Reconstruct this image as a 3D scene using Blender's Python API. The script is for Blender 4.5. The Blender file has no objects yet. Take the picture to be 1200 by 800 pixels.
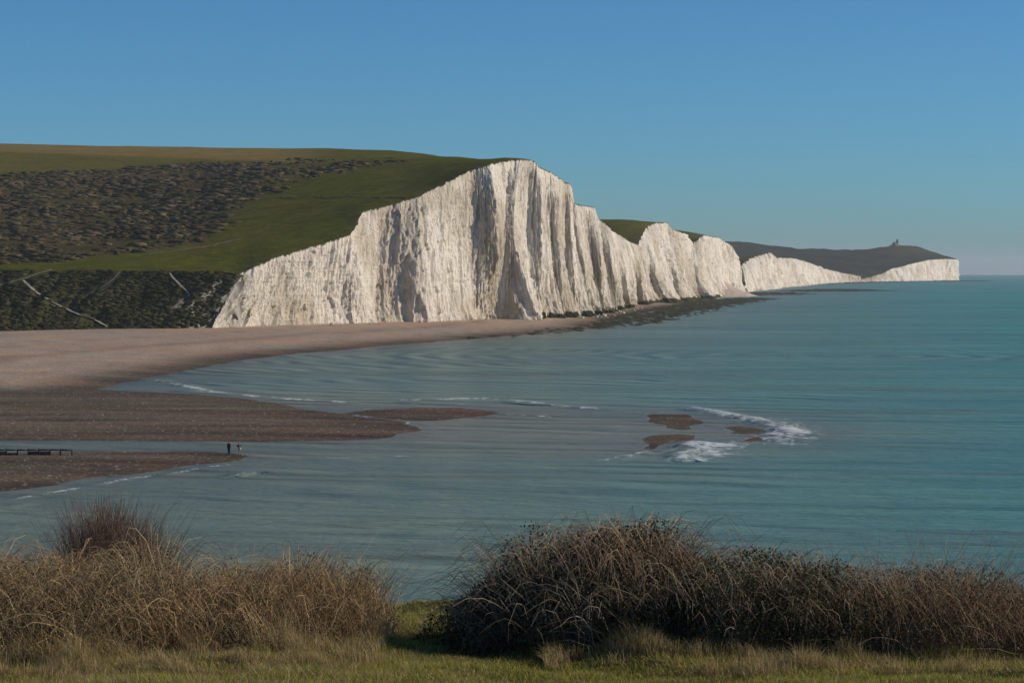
import bpy, math, random
import numpy as np
from mathutils import Vector

# ------------------------------------------------------------------ camera, sky, sun, exposure
scene = bpy.context.scene
CAM_H, FPX, EYE = 25.0, 2600.0, 315.0           # metres above the sea, focal length in photo pixels, eye level row
PITCH = math.atan((400.0 - EYE) / FPX)
cam_d = bpy.data.cameras.new('camera')
cam_d.sensor_width = 36.0
cam_d.lens = 36.0 * FPX / 1200.0
cam_d.clip_start = 0.5
cam_d.clip_end = 90000.0
cam = bpy.data.objects.new('camera', cam_d)
scene.collection.objects.link(cam)
cam.location = (0, 0, CAM_H)
cam.rotation_euler = (math.pi / 2 - PITCH, 0, 0)
scene.camera = cam

SUN_EL, SUN_AZ = math.radians(26.0), math.radians(85.0)   # azimuth clockwise from the view direction (+Y)
world = bpy.data.worlds.new('World')
scene.world = world
world.use_nodes = True
wn, wl = world.node_tree.nodes, world.node_tree.links
bg = wn['Background']
sky = wn.new('ShaderNodeTexSky')
sky.sky_type = 'NISHITA'
sky.sun_disc = False
sky.sun_elevation = SUN_EL
sky.sun_rotation = SUN_AZ
sky.altitude = 30.0
sky.air_density = 1.0
sky.dust_density = 0.7
sky.ozone_density = 5.0
bg.inputs['Strength'].default_value = 0.07
tint = wn.new('ShaderNodeMix')                  # cool white balance over the whole sky
tint.data_type, tint.blend_type = 'RGBA', 'MULTIPLY'
tint.inputs[0].default_value = 1.0
tint.inputs[7].default_value = (0.62, 1.17, 1.44, 1)
wl.new(sky.outputs[0], tint.inputs[6])
wl.new(tint.outputs[2], bg.inputs['Color'])
tco, tmp_, tnv = wn.new('ShaderNodeTexCoord'), wn.new('ShaderNodeMapping'), wn.new('ShaderNodeVectorMath')
tmp_.inputs['Scale'].default_value = (1, 1, 1.4)
tnv.operation = 'NORMALIZE'
wl.new(tco.outputs['Generated'], tmp_.inputs[0])
wl.new(tmp_.outputs[0], tnv.inputs[0])
wl.new(tnv.outputs[0], sky.inputs[0])

sun_d = bpy.data.lights.new('sun', 'SUN')
sun_d.energy = 4.4
sun_d.angle = math.radians(0.53)
sun_d.color = (1.0, 0.86, 0.68)
sun = bpy.data.objects.new('sun', sun_d)
scene.collection.objects.link(sun)
sv = Vector((math.sin(SUN_AZ) * math.cos(SUN_EL), math.cos(SUN_AZ) * math.cos(SUN_EL), math.sin(SUN_EL)))
sun.rotation_euler = (-sv).to_track_quat('-Z', 'Y').to_euler()
sun.location = (60, 0, 80)

vs = scene.view_settings
vs.view_transform = 'Standard'
vs.look = 'None'
vs.gamma = 1.0
vs.exposure = 0.0
scene.cycles.max_bounces = 6
scene.cycles.diffuse_bounces = 3
scene.cycles.volume_bounces = 0

# ------------------------------------------------------------------ helpers
rng = np.random.default_rng(11)
C = scene.collection
R_EARTH = 7.4e6
cp, sp = math.cos(PITCH), math.sin(PITCH)


def curv(d):
    return np.asarray(d) ** 2 / (2 * R_EARTH)


def at(px, py, d):
    """the point in the world seen at a photo pixel, at depth d metres"""
    px, py, d = np.asarray(px, float), np.asarray(py, float), np.asarray(d, float)
    a, b = (px - 600) / FPX, (400 - py) / FPX
    dy, dz = cp + b * sp, -sp + b * cp
    k = d / dy
    return np.stack(np.broadcast_arrays(a * k, d, CAM_H + dz * k), -1)


def ground_at(px, py, z=0.0):
    """the point seen at a pixel that lies at height z"""
    px, py = np.asarray(px, float), np.asarray(py, float)
    a, b = (px - 600) / FPX, (400 - py) / FPX
    dy, dz = cp + b * sp, -sp + b * cp
    k = (z - CAM_H) / dz
    return np.stack([a * k, dy * k], -1)


def proj(x, y, z):
    zz = z - CAM_H
    f = y * cp - zz * sp
    u = y * sp + zz * cp
    return 600 + FPX * x / f, 400 - FPX * u / f


def _hash(ix, iy, seed):
    h = (ix.astype(np.int64) * 374761393 + iy.astype(np.int64) * 668265263 + seed * 974634777) & 0xFFFFFFFF
    h = ((h ^ (h >> 13)) * 1274126177) & 0xFFFFFFFF
    h = h ^ (h >> 16)
    return h / 4294967295.0


def noise(x, y, seed=0):
    """gradient noise, about -1..1"""
    x, y = np.asarray(x, float), np.asarray(y, float)
    ix, iy = np.floor(x), np.floor(y)
    fx, fy = x - ix, y - iy
    ux, uy = fx * fx * fx * (fx * (fx * 6 - 15) + 10), fy * fy * fy * (fy * (fy * 6 - 15) + 10)

    def g(dx, dy):
        a = _hash(ix + dx, iy + dy, seed) * 2 * math.pi
        return np.cos(a) * (fx - dx) + np.sin(a) * (fy - dy)
    return 1.5 * ((g(0, 0) * (1 - ux) + g(1, 0) * ux) * (1 - uy) + (g(0, 1) * (1 - ux) + g(1, 1) * ux) * uy)


def fbm(x, y, oct=4, seed=0, gain=0.5):
    s, a, t = 0, 1.0, 0
    for i in range(oct):
        s = s + a * noise(x * 2 ** i, y * 2 ** i, seed + i)
        t += a
        a *= gain
    return s / t


def sstep(a, b, x):
    t = np.clip((x - a) / (b - a), 0, 1)
    return t * t * (3 - 2 * t)


def mesh_obj(name, verts, faces, mat, parent=None, col=None, smooth=False, attrs=None):
    """one mesh object; faces is an (n,3) or (n,4) integer array"""
    me = bpy.data.meshes.new(name)
    verts = np.asarray(verts, np.float32).reshape(-1, 3)
    faces = np.asarray(faces, np.int32)
    n, k = faces.shape
    me.vertices.add(len(verts))
    me.vertices.foreach_set('co', verts.ravel())
    me.loops.add(n * k)
    me.loops.foreach_set('vertex_index', faces.ravel())
    me.polygons.add(n)
    me.polygons.foreach_set('loop_start', np.arange(0, n * k, k, dtype=np.int32))
    me.polygons.foreach_set('loop_total', np.full(n, k, np.int32))
    if smooth:
        me.polygons.foreach_set('use_smooth', np.ones(n, bool))
    if col is not None:
        a = me.attributes.new('col', 'FLOAT_COLOR', 'POINT')
        c = np.ones((len(verts), 4), np.float32)
        c[:, :3] = col
        a.data.foreach_set('color', c.ravel())
    for k_, v in (attrs or {}).items():
        a = me.attributes.new(k_, 'FLOAT', 'POINT')
        a.data.foreach_set('value', np.asarray(v, np.float32).ravel())
    me.update(calc_edges=True)
    me.validate()
    if mat:
        me.materials.append(mat)
    o = bpy.data.objects.new(name, me)
    C.objects.link(o)
    if parent is not None:
        o.parent = parent
    return o


def grid_faces(n, m, flip=False):
    i, j = np.meshgrid(np.arange(n - 1), np.arange(m - 1), indexing='ij')
    a = (i * m + j).ravel()
    f = np.stack([a, a + 1, a + m + 1, a + m], -1)
    return f[:, ::-1] if flip else f


def tag(o, label=None, cat=None, group=None, kind=None):
    for k, v in (('label', label), ('category', cat), ('group', group), ('kind', kind)):
        if v:
            o[k] = v
    return o


def empty(name, loc, rz=0.0):
    o = bpy.data.objects.new(name, None)
    C.objects.link(o)
    o.location = loc
    o.rotation_euler = (0, 0, rz)
    return o


def boxes(specs):
    """boxes (cx,cy,cz,sx,sy,sz) -> verts, faces with slightly uneven corners"""
    V, F = [], []
    for (cx, cy, cz, sx, sy, sz) in specs:
        b = len(V)
        for dx in (-.5, .5):
            for dy in (-.5, .5):
                for dz in (-.5, .5):
                    V.append((cx + dx * sx, cy + dy * sy, cz + dz * sz))
        for f in ((0, 1, 3, 2), (4, 6, 7, 5), (0, 4, 5, 1), (2, 3, 7, 6), (0, 2, 6, 4), (1, 5, 7, 3)):
            F.append([b + q for q in f])
    return np.array(V), np.array(F)


# ------------------------------------------------------------------ materials
def new_mat(name):
    m = bpy.data.materials.new(name)
    m.use_nodes = True
    nt = m.node_tree
    b = nt.nodes['Principled BSDF']
    return m, nt, b


class N:
    """short-hand for building node trees"""
    def __init__(self, nt):
        self.nt = nt

    def node(self, kind, **kw):
        n = self.nt.nodes.new(kind)
        for k, v in kw.items():
            setattr(n, k, v)
        return n

    def link(self, a, b):
        self.nt.links.new(a, b)

    def val(self, sock, v):
        if hasattr(v, 'is_output'):
            self.link(v, sock)
        else:
            sock.default_value = v

    def math(self, op, a, b=0.0, clamp=False):
        n = self.node('ShaderNodeMath', operation=op, use_clamp=clamp)
        self.val(n.inputs[0], a)
        self.val(n.inputs[1], b)
        return n.outputs[0]

    def ramp(self, v, a, b):
        n = self.node('ShaderNodeMapRange', interpolation_type='SMOOTHSTEP')
        self.val(n.inputs['Value'], v)
        n.inputs['From Min'].default_value = a
        n.inputs['From Max'].default_value = b
        return n.outputs['Result']

    def mix(self, f, a, b, mode='MIX'):
        n = self.node('ShaderNodeMix', data_type='RGBA', blend_type=mode)
        self.val(n.inputs[0], f)
        self.val(n.inputs[6], a if hasattr(a, 'is_output') else (*a, 1))
        self.val(n.inputs[7], b if hasattr(b, 'is_output') else (*b, 1))
        return n.outputs[2]

    def pos(self, scale=(1, 1, 1), rot=(0, 0, 0)):
        g = self.node('ShaderNodeNewGeometry')
        mp = self.node('ShaderNodeMapping')
        mp.inputs['Scale'].default_value = scale
        mp.inputs['Rotation'].default_value = rot
        self.link(g.outputs['Position'], mp.inputs['Vector'])
        return mp.outputs[0]

    def noise(self, vec, scale=1.0, detail=4.0, rough=0.55, dist=0.0):
        n = self.node('ShaderNodeTexNoise')
        n.inputs['Scale'].default_value = scale
        n.inputs['Detail'].default_value = detail
        n.inputs['Roughness'].default_value = rough
        n.inputs['Distortion'].default_value = dist
        self.link(vec, n.inputs['Vector'])
        return n.outputs['Fac']

    def attr(self, name, out='Color'):
        n = self.node('ShaderNodeAttribute', attribute_name=name)
        return n.outputs[out]

    def bump(self, h, strength, distance, normal=None):
        n = self.node('ShaderNodeBump')
        n.inputs['Strength'].default_value = strength
        n.inputs['Distance'].default_value = distance
        self.link(h, n.inputs['Height'])
        if normal is not None:
            self.link(normal, n.inputs['Normal'])
        return n.outputs[0]


def plant_mat(name, rough=0.75, trans=0.25):
    """two-sided thin vegetation, coloured per blade or leaf"""
    m, nt, b = new_mat(name)
    n = N(nt)
    c = n.attr('col')
    n.link(c, b.inputs['Base Color'])
    b.inputs['Roughness'].default_value = rough
    b.inputs['Specular IOR Level'].default_value = 0.25
    if trans > 0:
        t = n.node('ShaderNodeBsdfTranslucent')
        n.link(c, t.inputs['Color'])
        mx = n.node('ShaderNodeMixShader')
        mx.inputs[0].default_value = trans
        n.link(b.outputs[0], mx.inputs[1])
        n.link(t.outputs[0], mx.inputs[2])
        n.link(mx.outputs[0], nt.nodes['Material Output'].inputs['Surface'])
    return m


def col_mat(name, rough=0.9, nscale=1.0, namt=0.35, bump=0.0, bdist=0.1, spec=0.2):
    """vertex colour broken up by noise"""
    m, nt, b = new_mat(name)
    n = N(nt)
    c = n.attr('col')
    f = n.noise(n.pos(), nscale, 5.0, 0.65)
    k = n.math('MULTIPLY_ADD', f, 2 * namt)
    n.nt.nodes[-1].inputs[2].default_value = 1 - namt
    cc = n.mix(1.0, c, n.node('ShaderNodeCombineColor').outputs[0], 'MULTIPLY')
    comb = nt.nodes[-2] if nt.nodes[-2].bl_idname == 'ShaderNodeCombineColor' else [q for q in nt.nodes if q.bl_idname == 'ShaderNodeCombineColor'][0]
    for q in range(3):
        n.link(k, comb.inputs[q])
    n.link(cc, b.inputs['Base Color'])
    b.inputs['Roughness'].default_value = rough
    b.inputs['Specular IOR Level'].default_value = spec
    if bump:
        n.link(n.bump(f, bump, bdist), b.inputs['Normal'])
    return m


def flat_mat(name, rgb, rough=0.8, nscale=6.0, namt=0.3):
    m, nt, b = new_mat(name)
    n = N(nt)
    tc = n.node('ShaderNodeTexCoord').outputs['Object']
    f = n.noise(tc, nscale, 4.0, 0.6)
    c = n.mix(f, tuple(q * (1 - namt) for q in rgb), tuple(min(1, q * (1 + namt)) for q in rgb))
    n.link(c, b.inputs['Base Color'])
    b.inputs['Roughness'].default_value = rough
    b.inputs['Specular IOR Level'].default_value = 0.2
    return m


def chalk_material():
    m, nt, b = new_mat('chalk')
    n = N(nt)
    p_tall = n.pos((0.30, 0.30, 0.035))
    p_fine = n.pos((1.0, 1.0, 0.10))
    p_iso = n.pos((1, 1, 1))
    streak = n.noise(p_tall, 1.0, 6.0, 0.62)
    fine = n.noise(p_fine, 1.0, 5.0, 0.65)
    rough_ = n.noise(p_iso, 0.9, 5.0, 0.7)
    patch = n.noise(p_iso, 0.028, 4.0, 0.55)
    c = n.mix(n.ramp(streak, 0.50, 0.70), (0.74, 0.675, 0.59), (0.52, 0.455, 0.375))
    c = n.mix(n.math('MULTIPLY', n.ramp(patch, 0.46, 0.64), 0.75), c, (0.50, 0.425, 0.325))
    c = n.mix(n.math('MULTIPLY', n.ramp(fine, 0.52, 0.78), 0.55), c, (0.36, 0.315, 0.26))
    # flint bands: thin horizontal beds
    sep = n.node('ShaderNodeSeparateXYZ')
    g = n.node('ShaderNodeNewGeometry')
    n.link(g.outputs['Position'], sep.inputs[0])
    zz = n.math('ADD', sep.outputs[2], n.math('MULTIPLY', patch, 4.0))
    band = n.math('PINGPONG', zz, 1.35)
    bandm = n.math('MULTIPLY', n.ramp(band, 0.14, 0.02), n.ramp(rough_, 0.42, 0.6))
    c = n.mix(n.math('MULTIPLY', bandm, 0.42), c, (0.36, 0.33, 0.29))
    # tan staining, plus shade of spur faces and recesses painted in as colour
    st = n.attr('stain_shade', 'Fac')
    c = n.mix(n.math('MULTIPLY', st, n.ramp(n.noise(p_tall, 0.8, 4.0, 0.6), 0.28, 0.62)), c, (0.36, 0.29, 0.19))
    al = n.attr('algae', 'Fac')
    c = n.mix(n.ramp(n.math('ADD', al, n.math('MULTIPLY', n.math('SUBTRACT', rough_, 0.5), 1.2)), 0.45, 0.75), c, (0.05, 0.055, 0.02))
    tf = n.attr('turf', 'Fac')
    c = n.mix(n.ramp(n.math('ADD', tf, n.math('MULTIPLY', n.math('SUBTRACT', rough_, 0.5), 1.6)), 0.45, 0.75), c, (0.10, 0.085, 0.05))
    n.link(c, b.inputs['Base Color'])
    b.inputs['Roughness'].default_value = 0.95
    b.inputs['Specular IOR Level'].default_value = 0.1
    b1 = n.bump(fine, 1.0, 1.3)
    b2 = n.bump(rough_, 0.9, 0.45, b1)
    n.link(b2, b.inputs['Normal'])
    return m


def sea_material():
    m, nt, b = new_mat('sea_water')
    n = N(nt)
    out = nt.nodes['Material Output']
    c = n.attr('col')
    # drifting bands of milky chalk and clearer water
    band = n.noise(n.pos((0.006, 0.028, 1), (0, 0, 0.12)), 1.0, 5.0, 0.6, 0.6)
    c2 = n.mix(n.ramp(band, 0.36, 0.66), n.mix(1.0, c, (0.84, 0.88, 0.90), 'MULTIPLY'), n.mix(1.0, c, (1.18, 1.12, 1.06), 'MULTIPLY'))
    silt = n.noise(n.pos((0.004, 0.035, 1), (0, 0, 0.06)), 1.0, 4.0, 0.6, 0.4)
    c2 = n.mix(n.math('MULTIPLY', n.ramp(silt, 0.50, 0.68), 0.55), c2, (0.115, 0.125, 0.075))
    # ripples at three scales, crests lying across the wind
    r1 = n.noise(n.pos((0.05, 0.16, 1), (0, 0, 0.28)), 1.0, 3.0, 0.5, 0.4)
    r2 = n.noise(n.pos((0.30, 0.75, 1), (0, 0, 0.42)), 1.0, 4.0, 0.6, 0.5)
    r3 = n.noise(n.pos((1.2, 2.6, 1), (0, 0, 0.2)), 1.0, 3.0, 0.6, 0.3)
    # swell wrapping round the bar: crests curve about a point offshore
    gp = n.node('ShaderNodeNewGeometry')
    dv = n.node('ShaderNodeVectorMath', operation='DISTANCE')
    n.link(gp.outputs['Position'], dv.inputs[0])
    dv.inputs[1].default_value = (95.0, 640.0, 0.0)
    ph = n.math('ADD', n.math('MULTIPLY', dv.outputs['Value'], 0.62), n.math('MULTIPLY', n.noise(n.pos((0.012, 0.018, 1)), 1.0, 3.0, 0.5), 26.0))
    sw = n.math('MULTIPLY', n.math('SINE', ph), n.ramp(n.noise(n.pos((0.02, 0.05, 1)), 1.0, 2.0, 0.5), 0.38, 0.62))
    nb = n.bump(sw, 1.0, 0.38)
    nb = n.bump(r1, 1.0, 1.2, nb)
    nb = n.bump(r2, 0.9, 0.52, nb)
    nb = n.bump(r3, 0.7, 0.10, nb)
    dif = n.node('ShaderNodeBsdfDiffuse')
    n.link(c2, dif.inputs['Color'])
    n.link(nb, dif.inputs['Normal'])
    gl = n.node('ShaderNodeBsdfGlossy')
    gl.inputs['Roughness'].default_value = 0.24
    gl.inputs['Color'].default_value = (1, 1, 1, 1)
    n.link(nb, gl.inputs['Normal'])
    fr = n.node('ShaderNodeFresnel')
    fr.inputs['IOR'].default_value = 1.333
    n.link(nb, fr.inputs['Normal'])
    fac = n.math('MINIMUM', n.math('MULTIPLY', fr.outputs[0], 0.8), 0.27)
    mx = n.node('ShaderNodeMixShader')
    n.link(fac, mx.inputs[0])
    n.link(dif.outputs[0], mx.inputs[1])
    n.link(gl.outputs[0], mx.inputs[2])
    # foam
    fo = n.attr('foam', 'Fac')
    fn = n.noise(n.pos((0.55, 0.30, 1), (0, 0, 0.2)), 1.0, 6.0, 0.7, 0.8)
    fm = n.ramp(n.math('ADD', fo, n.math('MULTIPLY', n.math('SUBTRACT', fn, 0.5), 2.4)), 0.42, 0.95)
    fd = n.node('ShaderNodeBsdfDiffuse')
    fd.inputs['Color'].default_value = (0.60, 0.63, 0.64, 1)
    mx2 = n.node('ShaderNodeMixShader')
    n.link(n.math('MULTIPLY', fm, 0.85), mx2.inputs[0])
    n.link(mx.outputs[0], mx2.inputs[1])
    n.link(fd.outputs[0], mx2.inputs[2])
    n.link(mx2.outputs[0], out.inputs['Surface'])
    nt.nodes.remove(b)
    return m


def shingle_material():
    m, nt, b = new_mat('shingle')
    n = N(nt)
    c = n.attr('col')
    v = n.node('ShaderNodeTexVoronoi')
    v.inputs['Scale'].default_value = 2.6
    n.link(n.pos(), v.inputs['Vector'])
    sepc = n.node('ShaderNodeSeparateColor')
    n.link(v.outputs['Color'], sepc.inputs[0])
    k = n.math('ADD', n.math('MULTIPLY', sepc.outputs[0], 0.75), 0.62)
    comb = n.node('ShaderNodeCombineColor')
    for q in range(3):
        n.link(k, comb.inputs[q])
    c1 = n.mix(1.0, c, comb.outputs[0], 'MULTIPLY')
    big = n.noise(n.pos((0.02, 0.07, 1), (0, 0, -0.1)), 1.0, 5.0, 0.6, 0.5)
    c1 = n.mix(n.ramp(big, 0.45, 0.65), c1, n.mix(1.0, c1, (1.24, 1.02, 0.88), 'MULTIPLY'))
    sp_ = n.ramp(sepc.outputs[1], 0.962, 0.975)
    c1 = n.mix(n.math('MULTIPLY', sp_, 0.42), c1, (0.5, 0.48, 0.44))
    n.link(c1, b.inputs['Base Color'])
    wet = n.attr('wet', 'Fac')
    mr = n.node('ShaderNodeMapRange')
    n.link(wet, mr.inputs['Value'])
    mr.inputs['To Min'].default_value = 0.95
    mr.inputs['To Max'].default_value = 0.8
    n.link(mr.outputs[0], b.inputs['Roughness'])
    b.inputs['Specular IOR Level'].default_value = 0.08
    n.link(n.bump(k, 0.6, 0.06), b.inputs['Normal'])
    return m


M_CHALK = chalk_material()
M_SEA = sea_material()
M_SHINGLE = shingle_material()
M_LAND = col_mat('downland_turf', 0.95, 0.16, 0.6, 0.7, 1.2, 0.0)
M_SCRUBBUSH = col_mat('far_scrub', 0.95, 1.2, 0.4, spec=0.0)
M_ROCK = col_mat('weedy_rock', 0.9, 0.6, 0.45, 0.8, 0.4, 0.05)
M_PATH = col_mat('bare_chalk_path', 0.95, 0.8, 0.25)
M_SOIL = col_mat('headland_soil', 0.95, 7.0, 0.4, 0.8, 0.05)
M_GRASS = plant_mat('grass_blades', 0.7, 0.4)
M_CANE = plant_mat('bramble_canes', 0.75, 0.0)
M_LEAF = plant_mat('bramble_leaves', 0.6, 0.2)
M_TIMBER = flat_mat('weathered_timber', (0.060, 0.052, 0.040), 0.85, 3.0)

# ------------------------------------------------------------------ shoreline shapes (photo pixels on the water plane)
BEACH = [(-900, 452), (-300, 452), (-60, 463), (60, 463), (112, 456), (150, 446.5), (200, 437), (235, 430.5), (280, 421.5), (340, 414.5), (400, 409.5),
         (450, 404.5), (530, 398.5), (600, 392.5), (640, 389), (690, 384), (720, 371), (770, 361), (800, 357), (800, 346), (560, 352), (300, 362), (-900, 370)]
SPIT = [(-900, 440), (-300, 440), (60, 450), (112, 456), (150, 458), (220, 461.5), (280, 467), (335, 474), (372, 481), (420, 488.5), (470, 494), (492, 500),
        (488, 506), (455, 512), (400, 515.5), (300, 517), (0, 516.5), (-900, 516.5)]
BAR = [(-900, 532), (-100, 531), (0, 530), (100, 529), (180, 528.5), (250, 529), (297, 534), (262, 541), (200, 549), (100, 561.5), (40, 570), (0, 577), (-300, 615), (-900, 690)]
ISLETS = [[(410, 484), (430, 480), (480, 477.5), (540, 477.5), (584, 482), (570, 488), (500, 492.5), (440, 489.5)],
          [(757, 488), (770, 485), (800, 485.5), (818, 490), (822, 497), (802, 503), (780, 501)],
          [(752, 519), (765, 510), (790, 508), (818, 509), (803, 516), (780, 522), (760, 526)],
          [(840, 500), (868, 498.5), (906, 502), (902, 509), (886, 516), (878, 517), (886, 511), (852, 507.5), (868, 504.5)]]


def world_poly(poly):
    return np.array([ground_at(a, b, 0.0) for a, b in poly])


def seg_dist(P, line, closed=False):
    """distance of points P (n,2) to a polyline"""
    d = np.full(len(P), 1e18)
    L = np.asarray(line, float)
    idx = range(len(L)) if closed else range(len(L) - 1)
    for i in idx:
        a, b = L[i], L[(i + 1) % len(L)]
        ab = b - a
        t = np.clip(((P - a) @ ab) / max(ab @ ab, 1e-12), 0, 1)
        q = P - a - t[:, None] * ab
        d = np.minimum(d, q[:, 0] ** 2 + q[:, 1] ** 2)
    return np.sqrt(d)


def inside(P, poly):
    x, y = P[:, 0], P[:, 1]
    r = np.zeros(len(P), bool)
    n = len(poly)
    for i in range(n):
        x1, y1 = poly[i]
        x2, y2 = poly[(i + 1) % n]
        c = ((y1 > y) != (y2 > y)) & (x < (x2 - x1) * (y - y1) / (y2 - y1 + 1e-18) + x1)
        r ^= c
    return r


def sdf(P, poly):
    d = seg_dist(P, poly, True)
    return np.where(inside(P, poly), d, -d)


W_BEACH, W_SPIT, W_BAR = world_poly(BEACH), world_poly(SPIT), world_poly(BAR)
W_ISL = [world_poly(p) for p in ISLETS]


def beach_height(x, y):
    P = np.stack([x, y], -1)
    wob = 1.6 * fbm(x / 22, y / 30, 3, 5) + 0.8 * fbm(x / 6, y / 9, 2, 9)
    def rise(s, cap, slope):
        return np.where(s > 0, cap * (1 - np.exp(-np.maximum(s, 0) * slope / cap)), np.maximum(s * 0.05, -3.0))
    z1 = rise(sdf(P, W_BEACH) + wob, 3.7, 0.055)
    z2 = rise(sdf(P, W_SPIT) + 1.3 * wob, 0.42, 0.03)
    z3 = rise(sdf(P, W_BAR) + wob, 0.55, 0.05)
    z = np.maximum(np.maximum(z1, z2), z3)
    for w in W_ISL:
        z = np.maximum(z, rise(sdf(P, w) + 0.5 * wob, 0.3, 0.03))
    z = z + np.where(z > 0.05, 0.10 * fbm(x / 7, y / 16, 3, 3) * np.minimum(1, z * 3), 0)
    z = z + 0.10 * np.sin(z1 * 7 + 2 * fbm(x / 40, y / 50, 2, 97)) * sstep(0.8, 1.6, z1)
    return z, z1


# ------------------------------------------------------------------ sea
def build_sea():
    px = np.concatenate([np.linspace(-5200, -400, 60, endpoint=False), np.arange(-400, 1600, 6.0), np.linspace(1600, 6500, 60)])
    py = np.concatenate([np.linspace(900, 660, 24, endpoint=False), np.arange(660, 330, -1.0)])
    d = CAM_H * FPX / (py - EYE)
    d = np.concatenate([d, np.geomspace(d[-1] * 1.03, 26000, 90)])
    A, D = np.meshgrid((px - 600) / FPX, d, indexing='ij')
    TH = np.arctan(A)
    near_k = sstep(3000, 9000, D)                       # far rings are true circles about the headland
    X = A * D * (1 - near_k) + np.sin(TH) * D * near_k
    Y = D * (1 - near_k) + np.cos(TH) * D * near_k
    x, y = X.ravel(), Y.ravel()
    r = np.hypot(x, y)
    P = np.stack([x, y], -1)
    near = (y < 1300) & (np.abs(x) < 700)
    zb = np.full(len(x), -4.0)
    zb[near], _ = beach_height(x[near], y[near])
    foam = np.zeros(len(x))
    z = -curv(r)
    # long low swells bending in to the bar
    z += 0.05 * np.sin(y / 3.1 + 2.5 * fbm(x / 90, y / 60, 2, 31) + x / 24) * np.exp(-y / 700)
    lines = [  # photo pixels, width (m), strength, crest height (m)
        ([(188, 446), (215, 452), (250, 459.5), (300, 465), (345, 468), (405, 472)], 1.9, 0.85, 0.2),
        ([(470, 470), (560, 467.5), (600, 470), (640, 475), (700, 480)], 2.2, 0.88, 0.35),
        ([(480, 473), (540, 474)], 2.0, 0.45, 0.1),
        ([(600, 486), (640, 488)], 1.8, 0.6, 0.1),
        ([(808, 478.5), (830, 482), (850, 486), (880, 492), (905, 500), (940, 510)], 2.2, 0.95, 0.45),
        ([(800, 541), (803, 530), (815, 519)], 1.8, 0.95, 0.35),
        ([(905, 509), (930, 516), (950, 514)], 2.0, 0.8, 0.3),
        ([(740, 485), (762, 484), (780, 483)], 1.8, 0.6, 0.1),
        ([(-60, 600), (0, 587), (60, 577.5), (150, 561), (262, 545), (330, 538.5), (420, 536), (490, 534)], 0.7, 0.85, 0.06),
        ([(-60, 606), (0, 597), (30, 590)], 0.8, 0.4, 0.1),
        ([(268, 559), (282, 556), (302, 553)], 0.9, 0.70, 0.22),
        ([(700, 541), (740, 533), (757, 529)], 1.3, 0.55, 0.15),
    ]
    for pts, w, s, h in lines:
        L = np.array([ground_at(a, b) for a, b in pts])
        dd = np.full(len(x), 1e9)
        m = near
        dd[m] = seg_dist(P[m], L)
        k = np.exp(-(dd / w) ** 2)
        brk = 0.80 + 0.75 * fbm(x / 9, y / 14, 3, 40)
        foam = np.maximum(foam, s * k * np.clip(brk, 0.1, 1.1))
        z += h * np.exp(-(dd / (w * 1.1)) ** 2)
    patches = [([(808, 478), (850, 483), (905, 489), (950, 500), (962, 508), (930, 516), (905, 514), (908, 502), (880, 494), (840, 487)], 0.92),
               ([(796, 541), (800, 528), (815, 519), (860, 516), (905, 508), (880, 520), (860, 531), (830, 540)], 0.92),
               ([(905, 506), (950, 514), (935, 522), (900, 520)], 0.85)]
    for pts, s in patches:
        m = near
        q = np.zeros(len(x))
        q[m] = sstep(-5.0, 4.0, sdf(P[m], np.array([ground_at(a, b) for a, b in pts])))
        foam = np.maximum(foam, s * q * (0.8 + 0.6 * fbm(x / 5, y / 12, 3, 44)))
    # wash along the beaches
    ed = np.abs(zb + 0.01) / 0.05
    foam = np.maximum(foam, np.where(near & (y > 330), 0.50 * np.exp(-(ed / 0.9) ** 2) * (0.7 + 0.8 * fbm(x / 12, y / 12, 2, 50)), 0))
    # the water's own colour: clear teal offshore, milky and sandy in the shallows
    teal = np.array([0.042, 0.218, 0.176])
    milky = np.array([0.205, 0.305, 0.225])
    sandy = np.array([0.155, 0.140, 0.092])
    sh = np.exp(np.clip(zb, -4, 0) / 1.0)[:, None]
    off = sstep(-60, 170, x - 0.16 * y + 60)[:, None]
    base = milky * 0.62 * (1 - off) + teal * off
    pq, rq = proj(x, y, z)
    cols = base * (1 - 0.7 * sh) + sandy * 0.7 * sh
    edge = np.exp(np.clip(zb, -4, 0) / 0.22)[:, None]        # a skin of water over wet shingle
    cols = cols * (1 - 0.75 * edge) + np.array([0.105, 0.082, 0.056]) * 0.75 * edge
    nearbay = (sstep(520, 330, y) * sstep(60, -40, x))[:, None]
    cols = cols * (1 - 0.5 * nearbay) + np.array([0.165, 0.180, 0.115]) * 0.5 * nearbay
    bank = np.zeros(len(x))                              # sand bank just under the surface between the spit and the islets
    bank[near] = sstep(-30, 18, sdf(P[near], np.array([ground_at(a, b) for a, b in [(420, 478), (640, 474), (760, 482), (930, 498), (880, 522), (760, 532), (600, 530), (440, 520)]])))
    bank = (bank * (0.75 + 0.5 * fbm(x / 30, y / 25, 3, 62)))[:, None]
    cols = cols * (1 - 0.6 * bank) + np.array([0.170, 0.155, 0.105]) * 0.6 * bank
    cols = cols * (1 + 0.20 * fbm(x / 120, y / 50, 4, 60)[:, None])
    o = mesh_obj('sea', np.stack([x, y, z], -1), grid_faces(len(px), len(d), True), M_SEA, col=cols, smooth=True, attrs={'foam': foam})
    tag(o, 'milky teal sea reaching the horizon', kind='structure')


build_sea()


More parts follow.
